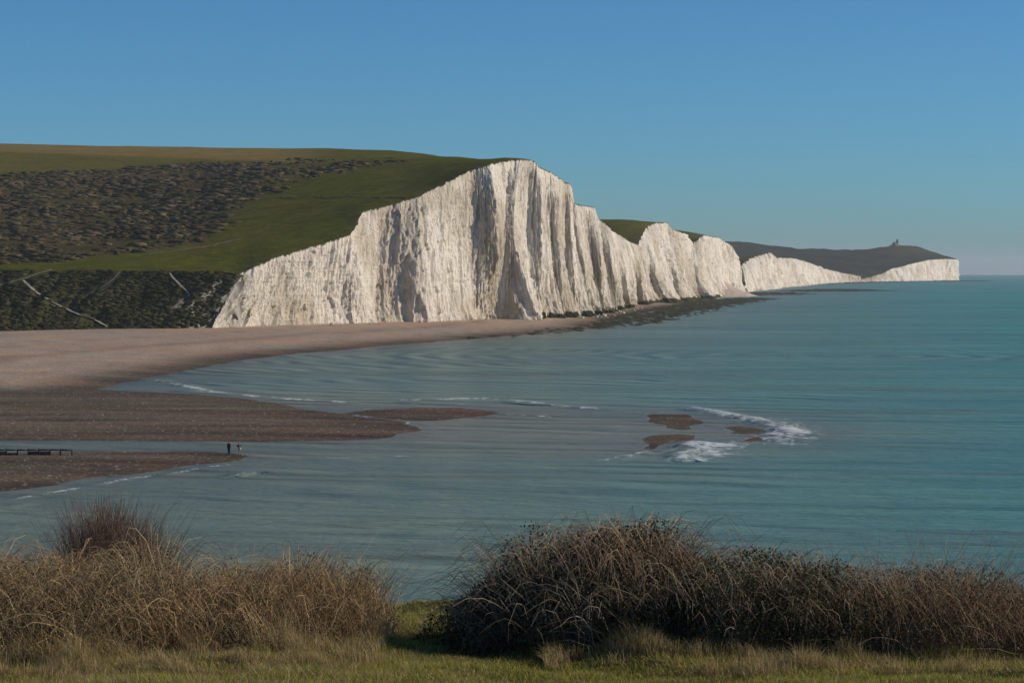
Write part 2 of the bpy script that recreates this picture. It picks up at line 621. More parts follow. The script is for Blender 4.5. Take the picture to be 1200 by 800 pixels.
# ------------------------------------------------------------------ beach and sea bed
def build_beach():
    px = np.concatenate([np.linspace(-900, -60, 50, endpoint=False), np.arange(-60, 960, 4.5), np.linspace(960, 1300, 25)])
    py = np.concatenate([np.arange(700, 372, -1.3), np.arange(372, 345, -0.5)])
    d = CAM_H * FPX / (py - EYE)
    A, D = np.meshgrid((px - 600) / FPX, d, indexing='ij')
    x, y = (A * D).ravel(), D.ravel()
    z, z1 = beach_height(x, y)
    up = sstep(0.25, 1.2, z1)
    wet = sstep(0.55, 0.0, z)
    dry = np.array([0.335, 0.240, 0.172])
    mid = np.array([0.112, 0.080, 0.054])
    grey = np.array([0.31, 0.26, 0.205])
    q = sstep(-0.2, 0.35, fbm(x / 70, y / 45, 3, 71) + 0.2)
    c = dry * (1 - q[:, None] * 0.6) + grey * q[:, None] * 0.6
    tide = np.exp(-((z1 - 1.9 - 0.25 * fbm(x / 60, y / 60, 2, 77)) / 0.10) ** 2)
    c = c * (1 - 0.28 * tide[:, None])
    for lv, dk_ in ((1.05, 0.25), (2.55, 0.22), (3.05, 0.16)):
        wl_ = np.exp(-((z1 - lv - 0.2 * fbm(x / 45, y / 60, 3, 79 + int(lv * 10))) / 0.06) ** 2) * sstep(-0.3, 0.3, fbm(x / 18, y / 25, 2, 95))
        c = c * (1 - dk_ * wl_[:, None])
    c = c * (1 + 0.22 * fbm(x / 9, y / 16, 3, 96)[:, None])
    gb = sstep(-0.15, 0.35, fbm(x / 80, y / 14, 3, 78))[:, None]
    low = (mid * (1 - gb) + np.array([0.105, 0.092, 0.060]) * gb) * (1 + 0.8 * fbm(x / 40, y / 7, 3, 72)[:, None]) + 0.05 * np.array([1, .75, .55]) * sstep(0, .4, fbm(x / 60, y / 9, 2, 75))[:, None]
    c = low * (1 - up[:, None]) + c * up[:, None]
    c = c * (1 - wet[:, None] * np.array([0.34, 0.38, 0.44]))
    o = mesh_obj('beach', np.stack([x, y, z], -1), grid_faces(len(px), len(d), True), M_SHINGLE, col=np.clip(c, 0.02, 1), smooth=True, attrs={'wet': wet})
    tag(o, 'shingle beach, spits and bars at the river mouth', kind='structure')
    # loose pale and dark flints scattered over the near bars
    n = 6000
    sx = rng.uniform(-90, -12, n * 3)
    sy = rng.uniform(238, 470, n * 3)
    sz, _ = beach_height(sx, sy)
    k = sz > 0.08
    sx, sy, sz = sx[k][:n], sy[k][:n], sz[k][:n]
    m = len(sx)
    base = np.array([(1, 0, 0), (-.5, .87, 0), (-.5, -.87, 0), (0, 0, .8), (0, 0, -.3)])
    tri = np.array([(0, 1, 3), (1, 2, 3), (2, 0, 3)])
    s = 0.05 + 0.13 * rng.random(m) ** 4
    a = rng.uniform(0, 6.28, m)
    ca, sa = np.cos(a), np.sin(a)
    V = np.zeros((m, 5, 3))
    V[:, :, 0] = sx[:, None] + s[:, None] * (base[:, 0] * ca[:, None] - base[:, 1] * sa[:, None])
    V[:, :, 1] = sy[:, None] + s[:, None] * (base[:, 0] * sa[:, None] + base[:, 1] * ca[:, None])
    V[:, :, 2] = sz[:, None] + s[:, None] * base[:, 2]
    F = (np.arange(m)[:, None, None] * 5 + tri).reshape(-1, 3)
    g = 0.06 + 0.42 * rng.random(m) ** 7
    cc = np.repeat(g[:, None] * np.array([1, .93, .84]), 5, 0)
    tag(mesh_obj('shingle_flints', V.reshape(-1, 3), F, M_PATH, col=cc), 'loose pale and dark flints strewn over the shingle bars', 'stones', kind='stuff')


build_beach()

# ------------------------------------------------------------------ chalk cliffs
# stations along the coast: foot (px, depth), middle (px, depth), rim (px, depth, photo row)
ST = [(228, 822, 256, 836, 282, 850, 322), (252, 838, 278, 846, 300, 858, 312), (294, 857, 315, 864, 330, 872, 300), (350, 884, 362, 889, 375, 893, 287),
      (392, 908, 402, 909, 412, 910, 275), (412, 918, 418, 914, 420, 928, 262), (424, 924, 425, 919, 428, 946, 248), (440, 936, 438, 948, 448, 956, 243),
      (468, 948, 468, 951, 476, 964, 235), (496, 954, 496, 954, 494, 972, 229), (552, 1000, 552, 1005, 555, 1010, 199), (566, 1026, 581, 1010, 575, 1014, 193),
      (574, 1031, 590, 1030, 597, 1035, 188.5), (632, 1033, 606, 1032, 612, 1046, 187), (634, 1056, 620, 1058, 625, 1060, 188), (640, 1080, 637, 1060, 634, 1068, 196),
      (660, 1082, 646, 1082, 642, 1082, 200), (662, 1102, 656, 1083.5, 652, 1097, 205), (675, 1103.5, 663, 1110, 664, 1115, 214), (677, 1130, 672, 1111.5, 670, 1130, 216),
      (692, 1132, 677, 1137, 671.5, 1165, 218), (694, 1180, 685, 1138.5, 673, 1185, 239), (704, 1182, 693, 1182, 684, 1205, 241), (707, 1230, 703, 1183.5, 698, 1240, 243),
      (716, 1232, 710, 1237, 699, 1262, 254), (722, 1300, 719, 1239, 709, 1305, 261), (730, 1380, 727, 1350, 717, 1370, 268), (737, 1382, 735, 1352, 722, 1400, 272), (744, 1490, 743, 1480, 735, 1480, 281), (754, 1493, 751, 1482, 739, 1510, 283),
      (760, 1560, 757, 1560, 749, 1570, 287.5), (766, 1600, 759, 1592, 753, 1612, 275), (783, 1601.5, 766, 1593, 758, 1640, 268), (785, 1655, 776, 1665, 766, 1690, 262),
      (791, 1688, 783, 1698, 776, 1720, 261), (804, 1689.5, 791, 1699.5, 784, 1750, 261), (806, 1755, 794, 1740, 787, 1775, 268), (809, 1800, 807, 1805, 808, 1850, 275),
      (812, 1850, 809.5, 1860, 809, 1900, 294), (829, 1851.5, 816, 1861.5, 814, 1930, 286), (830, 1930, 819, 1930, 818, 1960, 281), (838, 2010, 830, 2010, 827, 2040, 276),
      (852, 2100, 846, 2100, 845, 2150, 279), (860, 2180, 858, 2185, 858, 2230, 288), (864, 2250, 864, 2260, 864, 2300, 297),
      (867, 2400, 866, 2410, 866.5, 2450, 314), (882, 2600, 881, 2610, 880, 2650, 303), (897, 2780, 897, 2800, 898, 2850, 297.5), (903, 2850, 904, 2870, 904.5, 2900, 296),
      (905, 2950, 905.5, 2960, 906, 3000, 306), (916, 3100, 915, 3120, 914, 3150, 302), (932, 3350, 932, 3370, 932, 3400, 303), (950, 3650, 950, 3670, 950, 3700, 308),
      (968, 3950, 968, 3970, 968, 4000, 315), (988, 4300, 988, 4320, 988, 4340, 320), (1004, 4400, 1004, 4410, 1004, 4420, 322.5), (1009, 4440, 1009, 4460, 1009, 4480, 327), (1030, 4560, 1030, 4580, 1030, 4600, 322),
      (1047, 4680, 1047, 4700, 1046, 4720, 315), (1070, 4800, 1070, 4820, 1070, 4840, 309), (1090, 4950, 1090, 4970, 1090, 5000, 304.5), (1105, 5090, 1106, 5100, 1108, 5120, 303.5),
      (1119, 5200, 1121, 5205, 1124, 5215, 304), (1117, 5420, 1118, 5425, 1120, 5430, 305), (1118, 5800, 1117, 5810, 1114, 5820, 307)]
ST = np.array(ST, float)


def coast_curves(i0, i1, step):
    """foot, middle and rim curves between two stations, sampled about every step metres"""
    s = ST[i0:i1 + 1]
    m = np.stack([(s[:, 2] - 600) / FPX * s[:, 3], s[:, 3]], -1)
    b = np.stack([(s[:, 0] - 600) / FPX * s[:, 1], s[:, 1]], -1)
    L = np.maximum(np.hypot(*np.diff(m, axis=0).T), np.hypot(*np.diff(b, axis=0).T))
    cum = np.concatenate([[0], np.cumsum(L)])
    t = np.linspace(0, cum[-1], int(cum[-1] / step) + 2)

    def ip(v):
        return np.interp(t, cum, v)
    top = at(ip(s[:, 4]), ip(s[:, 6]), ip(s[:, 5]))
    return t, np.stack([ip(b[:, 0]), ip(b[:, 1])], -1), np.stack([ip(m[:, 0]), ip(m[:, 1])], -1), top


def smooth1(a, k):
    if k < 2:
        return a
    w = np.hanning(k + 2)[1:-1]
    w /= w.sum()
    p = k // 2
    e = np.concatenate([np.repeat(a[:1], p, 0), a, np.repeat(a[-1:], k - 1 - p, 0)])
    return np.stack([np.convolve(e[:, i], w, 'valid') for i in range(a.shape[1])], -1)


RIM = []          # pieces of the finished cliff rim, for the turf behind it


def build_cliff(i0, i1, step, rows, amp, label, s_off, ls=1.0):
    t, b, m, top = coast_curves(i0, i1, step)
    b, m = smooth1(b, int(2.2 / step)), smooth1(m, int(2.2 / step))
    n = len(t)
    tan = np.gradient(smooth1(m, int(30 / step) | 1), axis=0)
    tan /= np.linalg.norm(tan, axis=1)[:, None]
    nor = np.stack([tan[:, 1], -tan[:, 0]], -1)          # points out to sea
    h = np.linspace(0, 1, rows)
    zb = -1.2 - curv(b[:, 1])
    ztop = top[:, 2] + amp * 1.1 * fbm(t / 6, t * 0 + s_off, 4, 21, 0.65)
    T, Hh = np.meshgrid(t + s_off, h, indexing='ij')
    Zt = zb[:, None] + (ztop - zb)[:, None] * Hh
    T, Z = T / ls, Zt / ls
    mm = (m - (0.3025 * b + 0.2025 * top[:, :2])) / 0.495
    XY = ((1 - Hh) ** 2)[..., None] * b[:, None] + (2 * Hh * (1 - Hh))[..., None] * mm[:, None] + (Hh ** 2)[..., None] * top[:, None, :2]
    # buttresses and gullies, vertical flutes, fretted chalk, beds, rubble at the toe
    warp = 1.5 * fbm(T / 40, Z / 30, 2, 1)
    patchy = sstep(-0.25, 0.45, fbm(T / 30, Z / 35, 2, 19))
    ridge = 1 - 2 * np.abs(noise((T + 3 * warp) / 26, Z / 160, 2))
    rid2 = 1 - 2 * np.abs(noise((T + 4 * warp) / 13, Z / 60, 22))
    flute = 1 - 2 * np.abs(noise((T + warp) / 7.5, Z / 30, 3))
    fl2 = 1 - 2 * np.abs(noise((T + warp) / 3.1, Z / 10, 4))
    fret = fbm(T / 3.0, Z / 5.0, 4, 6, 0.65)
    crag = np.maximum(0, fbm(T / 7.0, Z / 10.0, 4, 26, 0.6)) * 2.2
    bed = noise(T / 60, Z / 1.1, 8) * 0.12

    def slabs(w, h_, seed):
        tt = T / w + 0.35 * fbm(T / (w * 2.5), Z / (h_ * 1.2), 2, seed)
        i = np.floor(tt)
        j = np.floor(Z / h_ + 3 * _hash(i, i * 0, seed + 5) + 0.25 * noise(T / w, Z / h_, seed + 9))
        return _hash(i, j, seed + 7) - 0.5
    block = 1.5 * slabs(5.5, 19.0, 501) + 0.95 * slabs(2.6, 8.0, 521) + 0.5 * slabs(1.3, 3.2, 541)
    toe = np.clip(1 - Z / (9 + 7 * fbm(T / 14, T * 0, 2, 9)), 0, 1) ** 1.6
    D = amp * (1.1 * ridge * (0.5 + 0.9 * (1 - Hh)) + 0.7 * rid2 * (0.4 + 0.6 * patchy) + 1.15 * flute * patchy + 0.65 * fl2 * (0.25 + 0.75 * patchy) + 0.70 * fret * (1.3 - 0.9 * patchy) + 0.6 * crag + bed)
    D += min(amp, 1.5) * toe * (2.8 + 3.6 * fbm(T / 6, Z / 6, 3, 12))
    D *= 1 - 0.45 * sstep(0.9, 1.0, Hh)
    D *= (1 - 0.42 * sstep(1015, 1040, m[:, 1]) * sstep(1560, 1400, m[:, 1]))[:, None]        # clean-cut spurs here
    D += amp * 0.95 * block * (1 - 0.6 * sstep(0.9, 1.0, Hh))
    D -= amp * 1.1
    X = XY[..., 0] + D * nor[:, 0][:, None]
    Y = XY[..., 1] + D * nor[:, 1][:, None]
    Z = Zt
    V = np.stack([X, Y, Z], -1)
    px, py = proj(X, Y, Z)

    def blob(cx, cy, rx, ry):
        return np.exp(-((px - cx) / rx) ** 2 - ((py - cy) / ry) ** 2)
    stain_shade = 0.85 * blob(572, 285, 16, 45) + 0.7 * blob(482, 340, 14, 30) + 0.5 * blob(450, 320, 16, 50) + 0.7 * blob(594, 310, 14, 40) + 0.7 * blob(690, 270, 6, 20) \
        + 0.55 * blob(655, 330, 14, 40) + 0.35 * blob(320, 345, 60, 40) + 0.5 * blob(605, 358, 20, 16) + 0.5 * blob(665, 340, 8, 22) + 0.6 * blob(797, 320, 6, 35) + 0.7 * blob(818, 330, 10, 25) + 0.6 * blob(775, 338, 10, 18) + 0.5 * blob(750, 320, 8, 40) + 0.5 * blob(725, 310, 5, 40) + 1.4 * blob(1012, 325, 22, 8)  # tan blobs mostly paint shade on spur faces and recesses; last browns the gap
    stain_shade = np.clip(stain_shade + 0.25 * sstep(0.25, 0.0, Hh) + 0.5 * sstep(0.15, 0.5, fbm(T / 22, Z / 60, 3, 29)), 0, 1)
    dsea = sstep(1020, 1040, Y)
    algae = 0.95 * dsea * sstep(4.2, 2.0, Z + 3.4 * fbm(T / 16, Z / 6, 2, 15)) * (Y < 2000)
    turf = 0.75 * sstep(1.1, 0.1, (ztop - zb)[:, None] * (1 - Hh) + 0.7 * fbm(T / 4, T * 0, 3, 17))
    o = mesh_obj('cliff', V.reshape(-1, 3), grid_faces(n, rows, False), M_CHALK,
                 attrs={'stain_shade': stain_shade, 'algae': algae, 'turf': turf})
    tag(o, label, kind='structure')
    RIM.append(V[:, -1])
    return V


CL = [build_cliff(0, 30, 0.48, 132, 1.0, 'tall fluted chalk cliff rising from the shingle beach', 0),
      build_cliff(30, 38, 0.9, 90, 1.7, 'second chalk headland with squared top beyond the first dip', 2000, 1.5),
      build_cliff(38, 45, 1.2, 80, 2.0, 'third chalk headland above a rubble cone', 3000, 1.7),
      build_cliff(45, 56, 2.5, 34, 3.2, 'low row of distant chalk cliffs sloping to a gap', 4000, 2.6),
      build_cliff(56, 64, 2.4, 36, 2.8, 'last distant chalk headland below the lighthouse', 6000, 3.2)]

# ------------------------------------------------------------------ downland behind the cliffs
CTRL = [(-500, 318, 850), (-150, 318, 850), (0, 318, 850), (100, 318, 850), (200, 318.5, 850), (250, 319, 850),
        (-300, 275, 960), (-300, 205, 1200), (-300, 166, 1480), (-300, 172, 1900), (-300, 190, 2600),
        (0, 300, 890), (0, 262, 1010), (0, 205, 1230), (0, 180, 1380), (0, 170.5, 1500), (0, 176, 1900), (0, 200, 2600),
        (150, 297, 900), (150, 235, 1110), (150, 183, 1370), (150, 174.5, 1470), (150, 182, 1900), (150, 210, 2600),
        (280, 292, 900), (280, 245, 1030), (280, 190, 1300), (280, 178, 1420), (280, 188, 1900),
        (400, 235, 1000), (400, 190, 1240), (400, 180, 1360), (400, 194, 1800),
        (480, 205, 1080), (480, 184, 1280), (480, 200, 1700), (540, 187, 1150), (540, 184.5, 1220), (540, 205, 1600),
        (590, 186.5, 1090), (590, 195, 1250), (600, 225, 1500), (630, 225, 1300), (660, 260, 1400), (690, 285, 1480), (715, 293, 1560), (680, 295, 1580),
        (700, 275, 1630), (725, 268, 1640), (740, 258.5, 1700), (712, 258, 1720), (680, 258, 1750), (712, 268, 1900), (760, 275, 1850), (600, 250, 1800),
        (780, 297, 1900), (740, 300, 1900), (800, 271, 2040), (780, 270, 2060), (740, 272, 2100), (810, 285, 2250), (840, 300, 2350), (800, 300, 2400),
        (840, 322, 2450), (855, 322, 2460), (800, 320, 2500), (855, 303, 2750), (830, 303, 2800), (880, 299, 2820), (840, 318, 3100), (880, 314, 3050),
        (900, 309, 3300), (860, 318, 3500), (920, 312, 3700), (880, 320, 3900), (940, 318, 4100), (900, 318, 4300), (950, 319, 4400), (985, 321, 4480), (1010, 319, 4600),
        (860, 305, 4600), (900, 306, 4700), (950, 306, 4750), (1000, 309, 4800), (1040, 305, 4900), (1075, 298, 5050),
        (820, 284, 5050), (858, 283.5, 5050), (880, 286, 5050), (905, 289, 5080), (935, 293.5, 5100), (960, 293, 5150), (985, 294, 5150), (1010, 294.5, 5180),
        (1030, 293.5, 5210), (1045, 289, 5230), (1062, 285.5, 5260), (1075, 288.5, 5270), (1087, 293.5, 5260), (1098, 299, 5240), (1110, 300, 5230), (1118, 302, 5225),
        (820, 292, 5800), (900, 298, 5800), (1000, 304, 5800), (1062, 300, 5800), (1100, 306, 5700), (600, 280, 5000), (600, 290, 6000), (700, 290, 3500), (500, 270, 3500), (300, 250, 3500), (0, 240, 4000), (0, 260, 6000)]


def tps_fit(ctrl):
    P = np.array([(c[0] / 100.0, 9 * math.log(c[2])) for c in ctrl])
    zv = np.array([at(*c)[2] for c in ctrl])
    n = len(P)
    d2 = ((P[:, None] - P[None]) ** 2).sum(-1)
    K = np.where(d2 > 0, 0.5 * d2 * np.log(d2 + 1e-12), 0) + 0.02 * np.eye(n)
    A = np.zeros((n + 3, n + 3))
    A[:n, :n] = K
    A[:n, n:] = A[n:, :n] = 0
    A[:n, n] = 1
    A[:n, n + 1:] = P
    A[n, :n] = 1
    A[n + 1:, :n] = P.T
    w = np.linalg.solve(A, np.concatenate([zv, np.zeros(3)]))

    def f(x, y):
        q = np.stack([(600 + FPX * x / y) / 100.0, 9 * np.log(y)], -1)
        out = np.zeros(len(q))
        for s in range(0, len(q), 20000):
            d2 = ((q[s:s + 20000, None] - P[None]) ** 2).sum(-1)
            out[s:s + 20000] = (0.5 * d2 * np.log(d2 + 1e-12)) @ w[:n] + w[n] + q[s:s + 20000] @ w[n + 1:]
        return out
    return f


HILL = tps_fit(CTRL + [(s[4], s[6], s[5]) for s in ST[:62]])

SCRUB = [(-600, 208), (0, 204), (60, 203), (150, 197), (250, 190), (300, 189), (400, 186), (480, 189), (430, 197), (380, 205), (330, 222), (300, 232), (280, 240), (268, 258),
         (250, 272), (235, 284), (160, 296), (100, 302), (60, 306), (0, 311), (-600, 318)]
G_GREEN = np.array([0.076, 0.080, 0.008])
G_OLIVE = np.array([0.115, 0.092, 0.022])
G_TAN = np.array([0.210, 0.145, 0.052])
G_SCRUB = np.array([0.070, 0.052, 0.026])


def land_colour(x, y, z):
    px, py = proj(x, y, z)
    n1 = fbm(x / 60, y / 90, 4, 81)
    n2 = fbm(x / 14, y / 22, 3, 85)
    g = sstep(-0.35, 0.45, n1)[:, None]
    c = G_GREEN * (1 - g) + (0.5 * G_GREEN + 0.5 * G_OLIVE) * g
    near = y < 1560
    s = np.zeros(len(x))
    P = np.stack([px, py], -1)
    s[near] = sdf(P[near], np.array(SCRUB, float))
    s = np.where(near, sstep(-5, 5, s + 6 * n1 + 4 * n2), 0)
    s *= 0.5 + 0.5 * sstep(330, 260, px)
    sg = sstep(-0.2, 0.3, fbm(x / 35, y / 55, 3, 83))[:, None]
    c = c * (1 - s[:, None]) + (G_SCRUB * sg + np.array([0.066, 0.055, 0.021]) * (1 - sg)) * (1 + 0.6 * n2[:, None]) * s[:, None]
    lip = sstep(872, 850, y + 26 * fbm(x / 16, y / 16, 3, 84) + 10)[:, None] * (px < 262)[:, None]
    c = c * (1 - 0.8 * lip) + np.array([0.045, 0.043, 0.016]) * 0.8 * lip
    line = 171 + 0.037 * px                                # a pale dry field along the hill top
    tan = sstep(8.5, 5.0, py - line + 1.2 * n1) * sstep(420, 300, px) * (y < 2000)
    c = c * (1 - 0.75 * tan[:, None]) + G_TAN * 0.75 * tan[:, None]
    oliveband = sstep(205, 196, py + 4 * n1) * (y < 2000) * sstep(420, 250, px) * (1 - s) * (1 - tan)
    c = c * (1 - 0.6 * oliveband[:, None]) + G_OLIVE * 0.6 * oliveband[:, None]
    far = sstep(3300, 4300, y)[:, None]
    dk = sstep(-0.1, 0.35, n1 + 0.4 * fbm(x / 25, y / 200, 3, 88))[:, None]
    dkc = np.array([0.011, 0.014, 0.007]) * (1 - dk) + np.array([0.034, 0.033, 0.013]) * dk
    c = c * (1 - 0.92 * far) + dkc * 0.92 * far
    yel = np.exp(-((px - 1060) / 28) ** 2 - ((py - 293) / 7) ** 2)[:, None] * (y[:, None] > 4800)
    c = c * (1 - 0.6 * yel) + np.array([0.085, 0.075, 0.022]) * 0.6 * yel
    # terracettes and trodden lines along the contour
    return np.clip(c * (1 + 0.16 * fbm(x / 5, y / 9, 3, 90) + 0.25 * fbm(x / 22, y / 30, 3, 91))[:, None], 0.004, 1)


def build_land(rim, stride, wmax, nw, name, label, wl):
    e = rim[::stride]
    w = np.concatenate([[0], np.geomspace(0.8, wmax, nw)])
    y0 = np.maximum.accumulate(e[:, 1])
    k = np.exp(-w / 25.0)
    X = e[:, 0][:, None] - w[None]
    Y = y0[:, None] * (1 - k)[None] + e[:, 1][:, None] * k[None] + np.linspace(0, 1e-3, len(e))[:, None]
    x, y = X.ravel(), Y.ravel()
    z = HILL(x, y).reshape(X.shape)
    dz = (e[:, 2] - z[:, 0])
    Z = z + dz[:, None] * np.exp(-w / wl)[None]
    Z += (0.35 * fbm(x / 9, y / 9, 3, 33) + 0.9 * fbm(x / 45, y / 45, 2, 35)).reshape(Z.shape) * (1 - np.exp(-w / 10))[None]
    Z += (sstep(3500, 4600, y) * 9.0 * fbm(x / 75, y / 160, 3, 39)).reshape(Z.shape) * (1 - np.exp(-w / 60))[None]
    z = Z.ravel()
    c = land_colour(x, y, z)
    ragged = (np.exp(-w / 2.2)[None] * np.clip(0.55 + 0.9 * fbm(e[:, 1] / 6, e[:, 0] / 6, 3, 37), 0, 1)[:, None]).ravel()[:, None]
    c = c * (1 - 0.8 * ragged) + np.array([0.17, 0.135, 0.085]) * 0.8 * ragged
    tag(mesh_obj(name, np.stack([x, y, z], -1), grid_faces(len(e), len(w), True), M_LAND, col=c, smooth=True), label, kind='structure')
    return X, Y, Z


# the near hill starts at the shoulder above the scrub slope (depth 850)
rim0 = RIM[0]
LAND = build_land(rim0, 3, 900, 115, 'hill', 'broad grassy hill above the tall chalk cliff', 25.0)
build_land(np.concatenate([RIM[1], RIM[2]]), 2, 1500, 70, 'hill', 'green downland behind the middle cliffs', 40.0)
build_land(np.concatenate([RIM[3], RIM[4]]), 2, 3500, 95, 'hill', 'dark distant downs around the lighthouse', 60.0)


# the overgrown slope between the beach and the shoulder
def slope_point(u, v):
    """u: photo column along the slope foot, v: 0 foot .. 1 shoulder"""
    fu = np.array([-900, -300, 0, 100, 200, 240, 280])
    fd = np.array([740, 750, 769, 800, 814, 826, 850])
    tu = np.array([-852, -260, 45, 145, 245, 282, 300])
    tx = np.interp(u, fu, tu)
    bd = np.interp(u, fu, fd) + 3.0 * fbm(u / 30, u * 0, 3, 57)
    tp = at(tx, np.interp(tx, [-900, 0, 245, 282, 300], [318, 318, 319, 322, 330]), 850 + 0 * u)
    bx = (u - 600) / FPX * bd
    s = v * (0.55 + 0.45 * v)
    x = bx * (1 - v) + tp[..., 0] * v
    y = bd * (1 - v) + 850.5 * v
    z = -0.5 + (tp[..., 2] + 0.5) * (v ** 0.85)
    gul = fbm(u / 38, v * 1.2, 3, 51)
    k = np.sin(np.pi * np.clip(v, 0, 1)).clip(0)
    z = z + k * (3.0 * gul + 1.2 * fbm(u / 9, v * 6, 3, 53))
    y = y - k * 2.0 * gul
    over = np.clip(v - 1, 0, 1)                          # tucks under the turf of the hill
    y = y + over * 60
    z = z - over * 9 - np.clip(u - 246, 0, 100) * 0.8 * sstep(0.3, 0.75, v)
    return x, y, z


def build_slope():
    nu, nv = 460, 75
    u = np.concatenate([np.linspace(-880, -60, 80, endpoint=False), np.linspace(-60, 264, nu)])
    U, Vv = np.meshgrid(u, np.linspace(0, 1.1, nv), indexing='ij')
    x, y, z = slope_point(U.ravel(), Vv.ravel())
    # close the last column on to the first column of the cliff
    n1 = fbm(U.ravel() / 22, Vv.ravel() * 5, 4, 55)
    c = np.array([0.040, 0.040, 0.016]) * (1 + 0.7 * n1[:, None])
    bare = np.clip(sstep(196, 240, U.ravel() + 70 * n1) * sstep(1.06, 0.75, Vv.ravel() + 0.2 * n1), 0, 1)[:, None]
    c = c * (1 - bare) + np.array([0.34, 0.32, 0.29]) * (0.75 + 0.9 * n1[:, None]) * bare
    top = sstep(0.95, 1.0, Vv.ravel() + 0.05 * n1)[:, None]
    c = c * (1 - top) + G_GREEN * top
    o = mesh_obj('slope', np.stack([x, y, z], -1), grid_faces(len(u), nv, True), M_LAND, col=np.clip(c, .01, 1), smooth=True)
    tag(o, 'steep dark overgrown slope between the beach and the hill', kind='structure')
    return U.ravel(), Vv.ravel(), np.stack([x, y, z], -1)


SU, SV, SP = build_slope()
SPX, SPY = proj(SP[:, 0], SP[:, 1], SP[:, 2])


# ------------------------------------------------------------------ scrub on the hill and the slope (uncountable cover)
def ico():
    t = (1 + 5 ** .5) / 2
    v = np.array([(-1, t, 0), (1, t, 0), (-1, -t, 0), (1, -t, 0), (0, -1, t), (0, 1, t), (0, -1, -t), (0, 1, -t), (t, 0, -1), (t, 0, 1), (-t, 0, -1), (-t, 0, 1)], float)
    v /= np.linalg.norm(v[0])
    f = [(0, 11, 5), (0, 5, 1), (0, 1, 7), (0, 7, 10), (0, 10, 11), (1, 5, 9), (5, 11, 4), (11, 10, 2), (10, 7, 6), (7, 1, 8), (3, 9, 4), (3, 4, 2), (3, 2, 6), (3, 6, 8), (3, 8, 9),
         (4, 9, 5), (2, 4, 11), (6, 2, 10), (8, 6, 7), (9, 8, 1)]
    V, F, mid = list(map(tuple, v)), [], {}

    def mp(a, b):
        k = (min(a, b), max(a, b))
        if k not in mid:
            p = np.array(V[a]) + np.array(V[b])
            V.append(tuple(p / np.linalg.norm(p)))
            mid[k] = len(V) - 1
        return mid[k]
    for a, b, c in f:
        ab, bc, ca = mp(a, b), mp(b, c), mp(c, a)
        F += [(a, ab, ca), (b, bc, ab), (c, ca, bc), (ab, bc, ca)]
    return np.array(V), np.array(F)


ICO_V, ICO_F = ico()
LUMP_V, LUMP_F = ICO_V[:12], np.array([(0, 11, 5), (0, 5, 1), (0, 1, 7), (0, 7, 10), (0, 10, 11), (1, 5, 9), (5, 11, 4), (11, 10, 2), (10, 7, 6), (7, 1, 8), (3, 9, 4), (3, 4, 2), (3, 2, 6),
                                     (3, 6, 8), (3, 8, 9), (4, 9, 5), (2, 4, 11), (6, 2, 10), (8, 6, 7), (9, 8, 1)])


def lumps(name, P, size, flat, cols, label):
    """ragged low bushes at points P"""
    n, k = len(P), len(LUMP_V)
    r = 1 + 0.38 * rng.standard_normal((n, k))
    V = LUMP_V[None] * np.clip(r, 0.35, 1.7)[..., None] * size[:, None, None]
    V[..., 2] *= flat
    stretch = rng.uniform(0.8, 2.4, n)
    V[..., 0] *= stretch[:, None]
    V += P[:, None]
    F = (np.arange(n)[:, None, None] * k + LUMP_F).reshape(-1, 3)
    c = np.repeat(cols, k, 0) * (1 + 0.18 * rng.standard_normal(n * k))[:, None]
    return tag(mesh_obj(name, V.reshape(-1, 3), F, M_SCRUBBUSH, col=np.clip(c, 0.008, 1), smooth=True), label, 'scrub', kind='stuff')


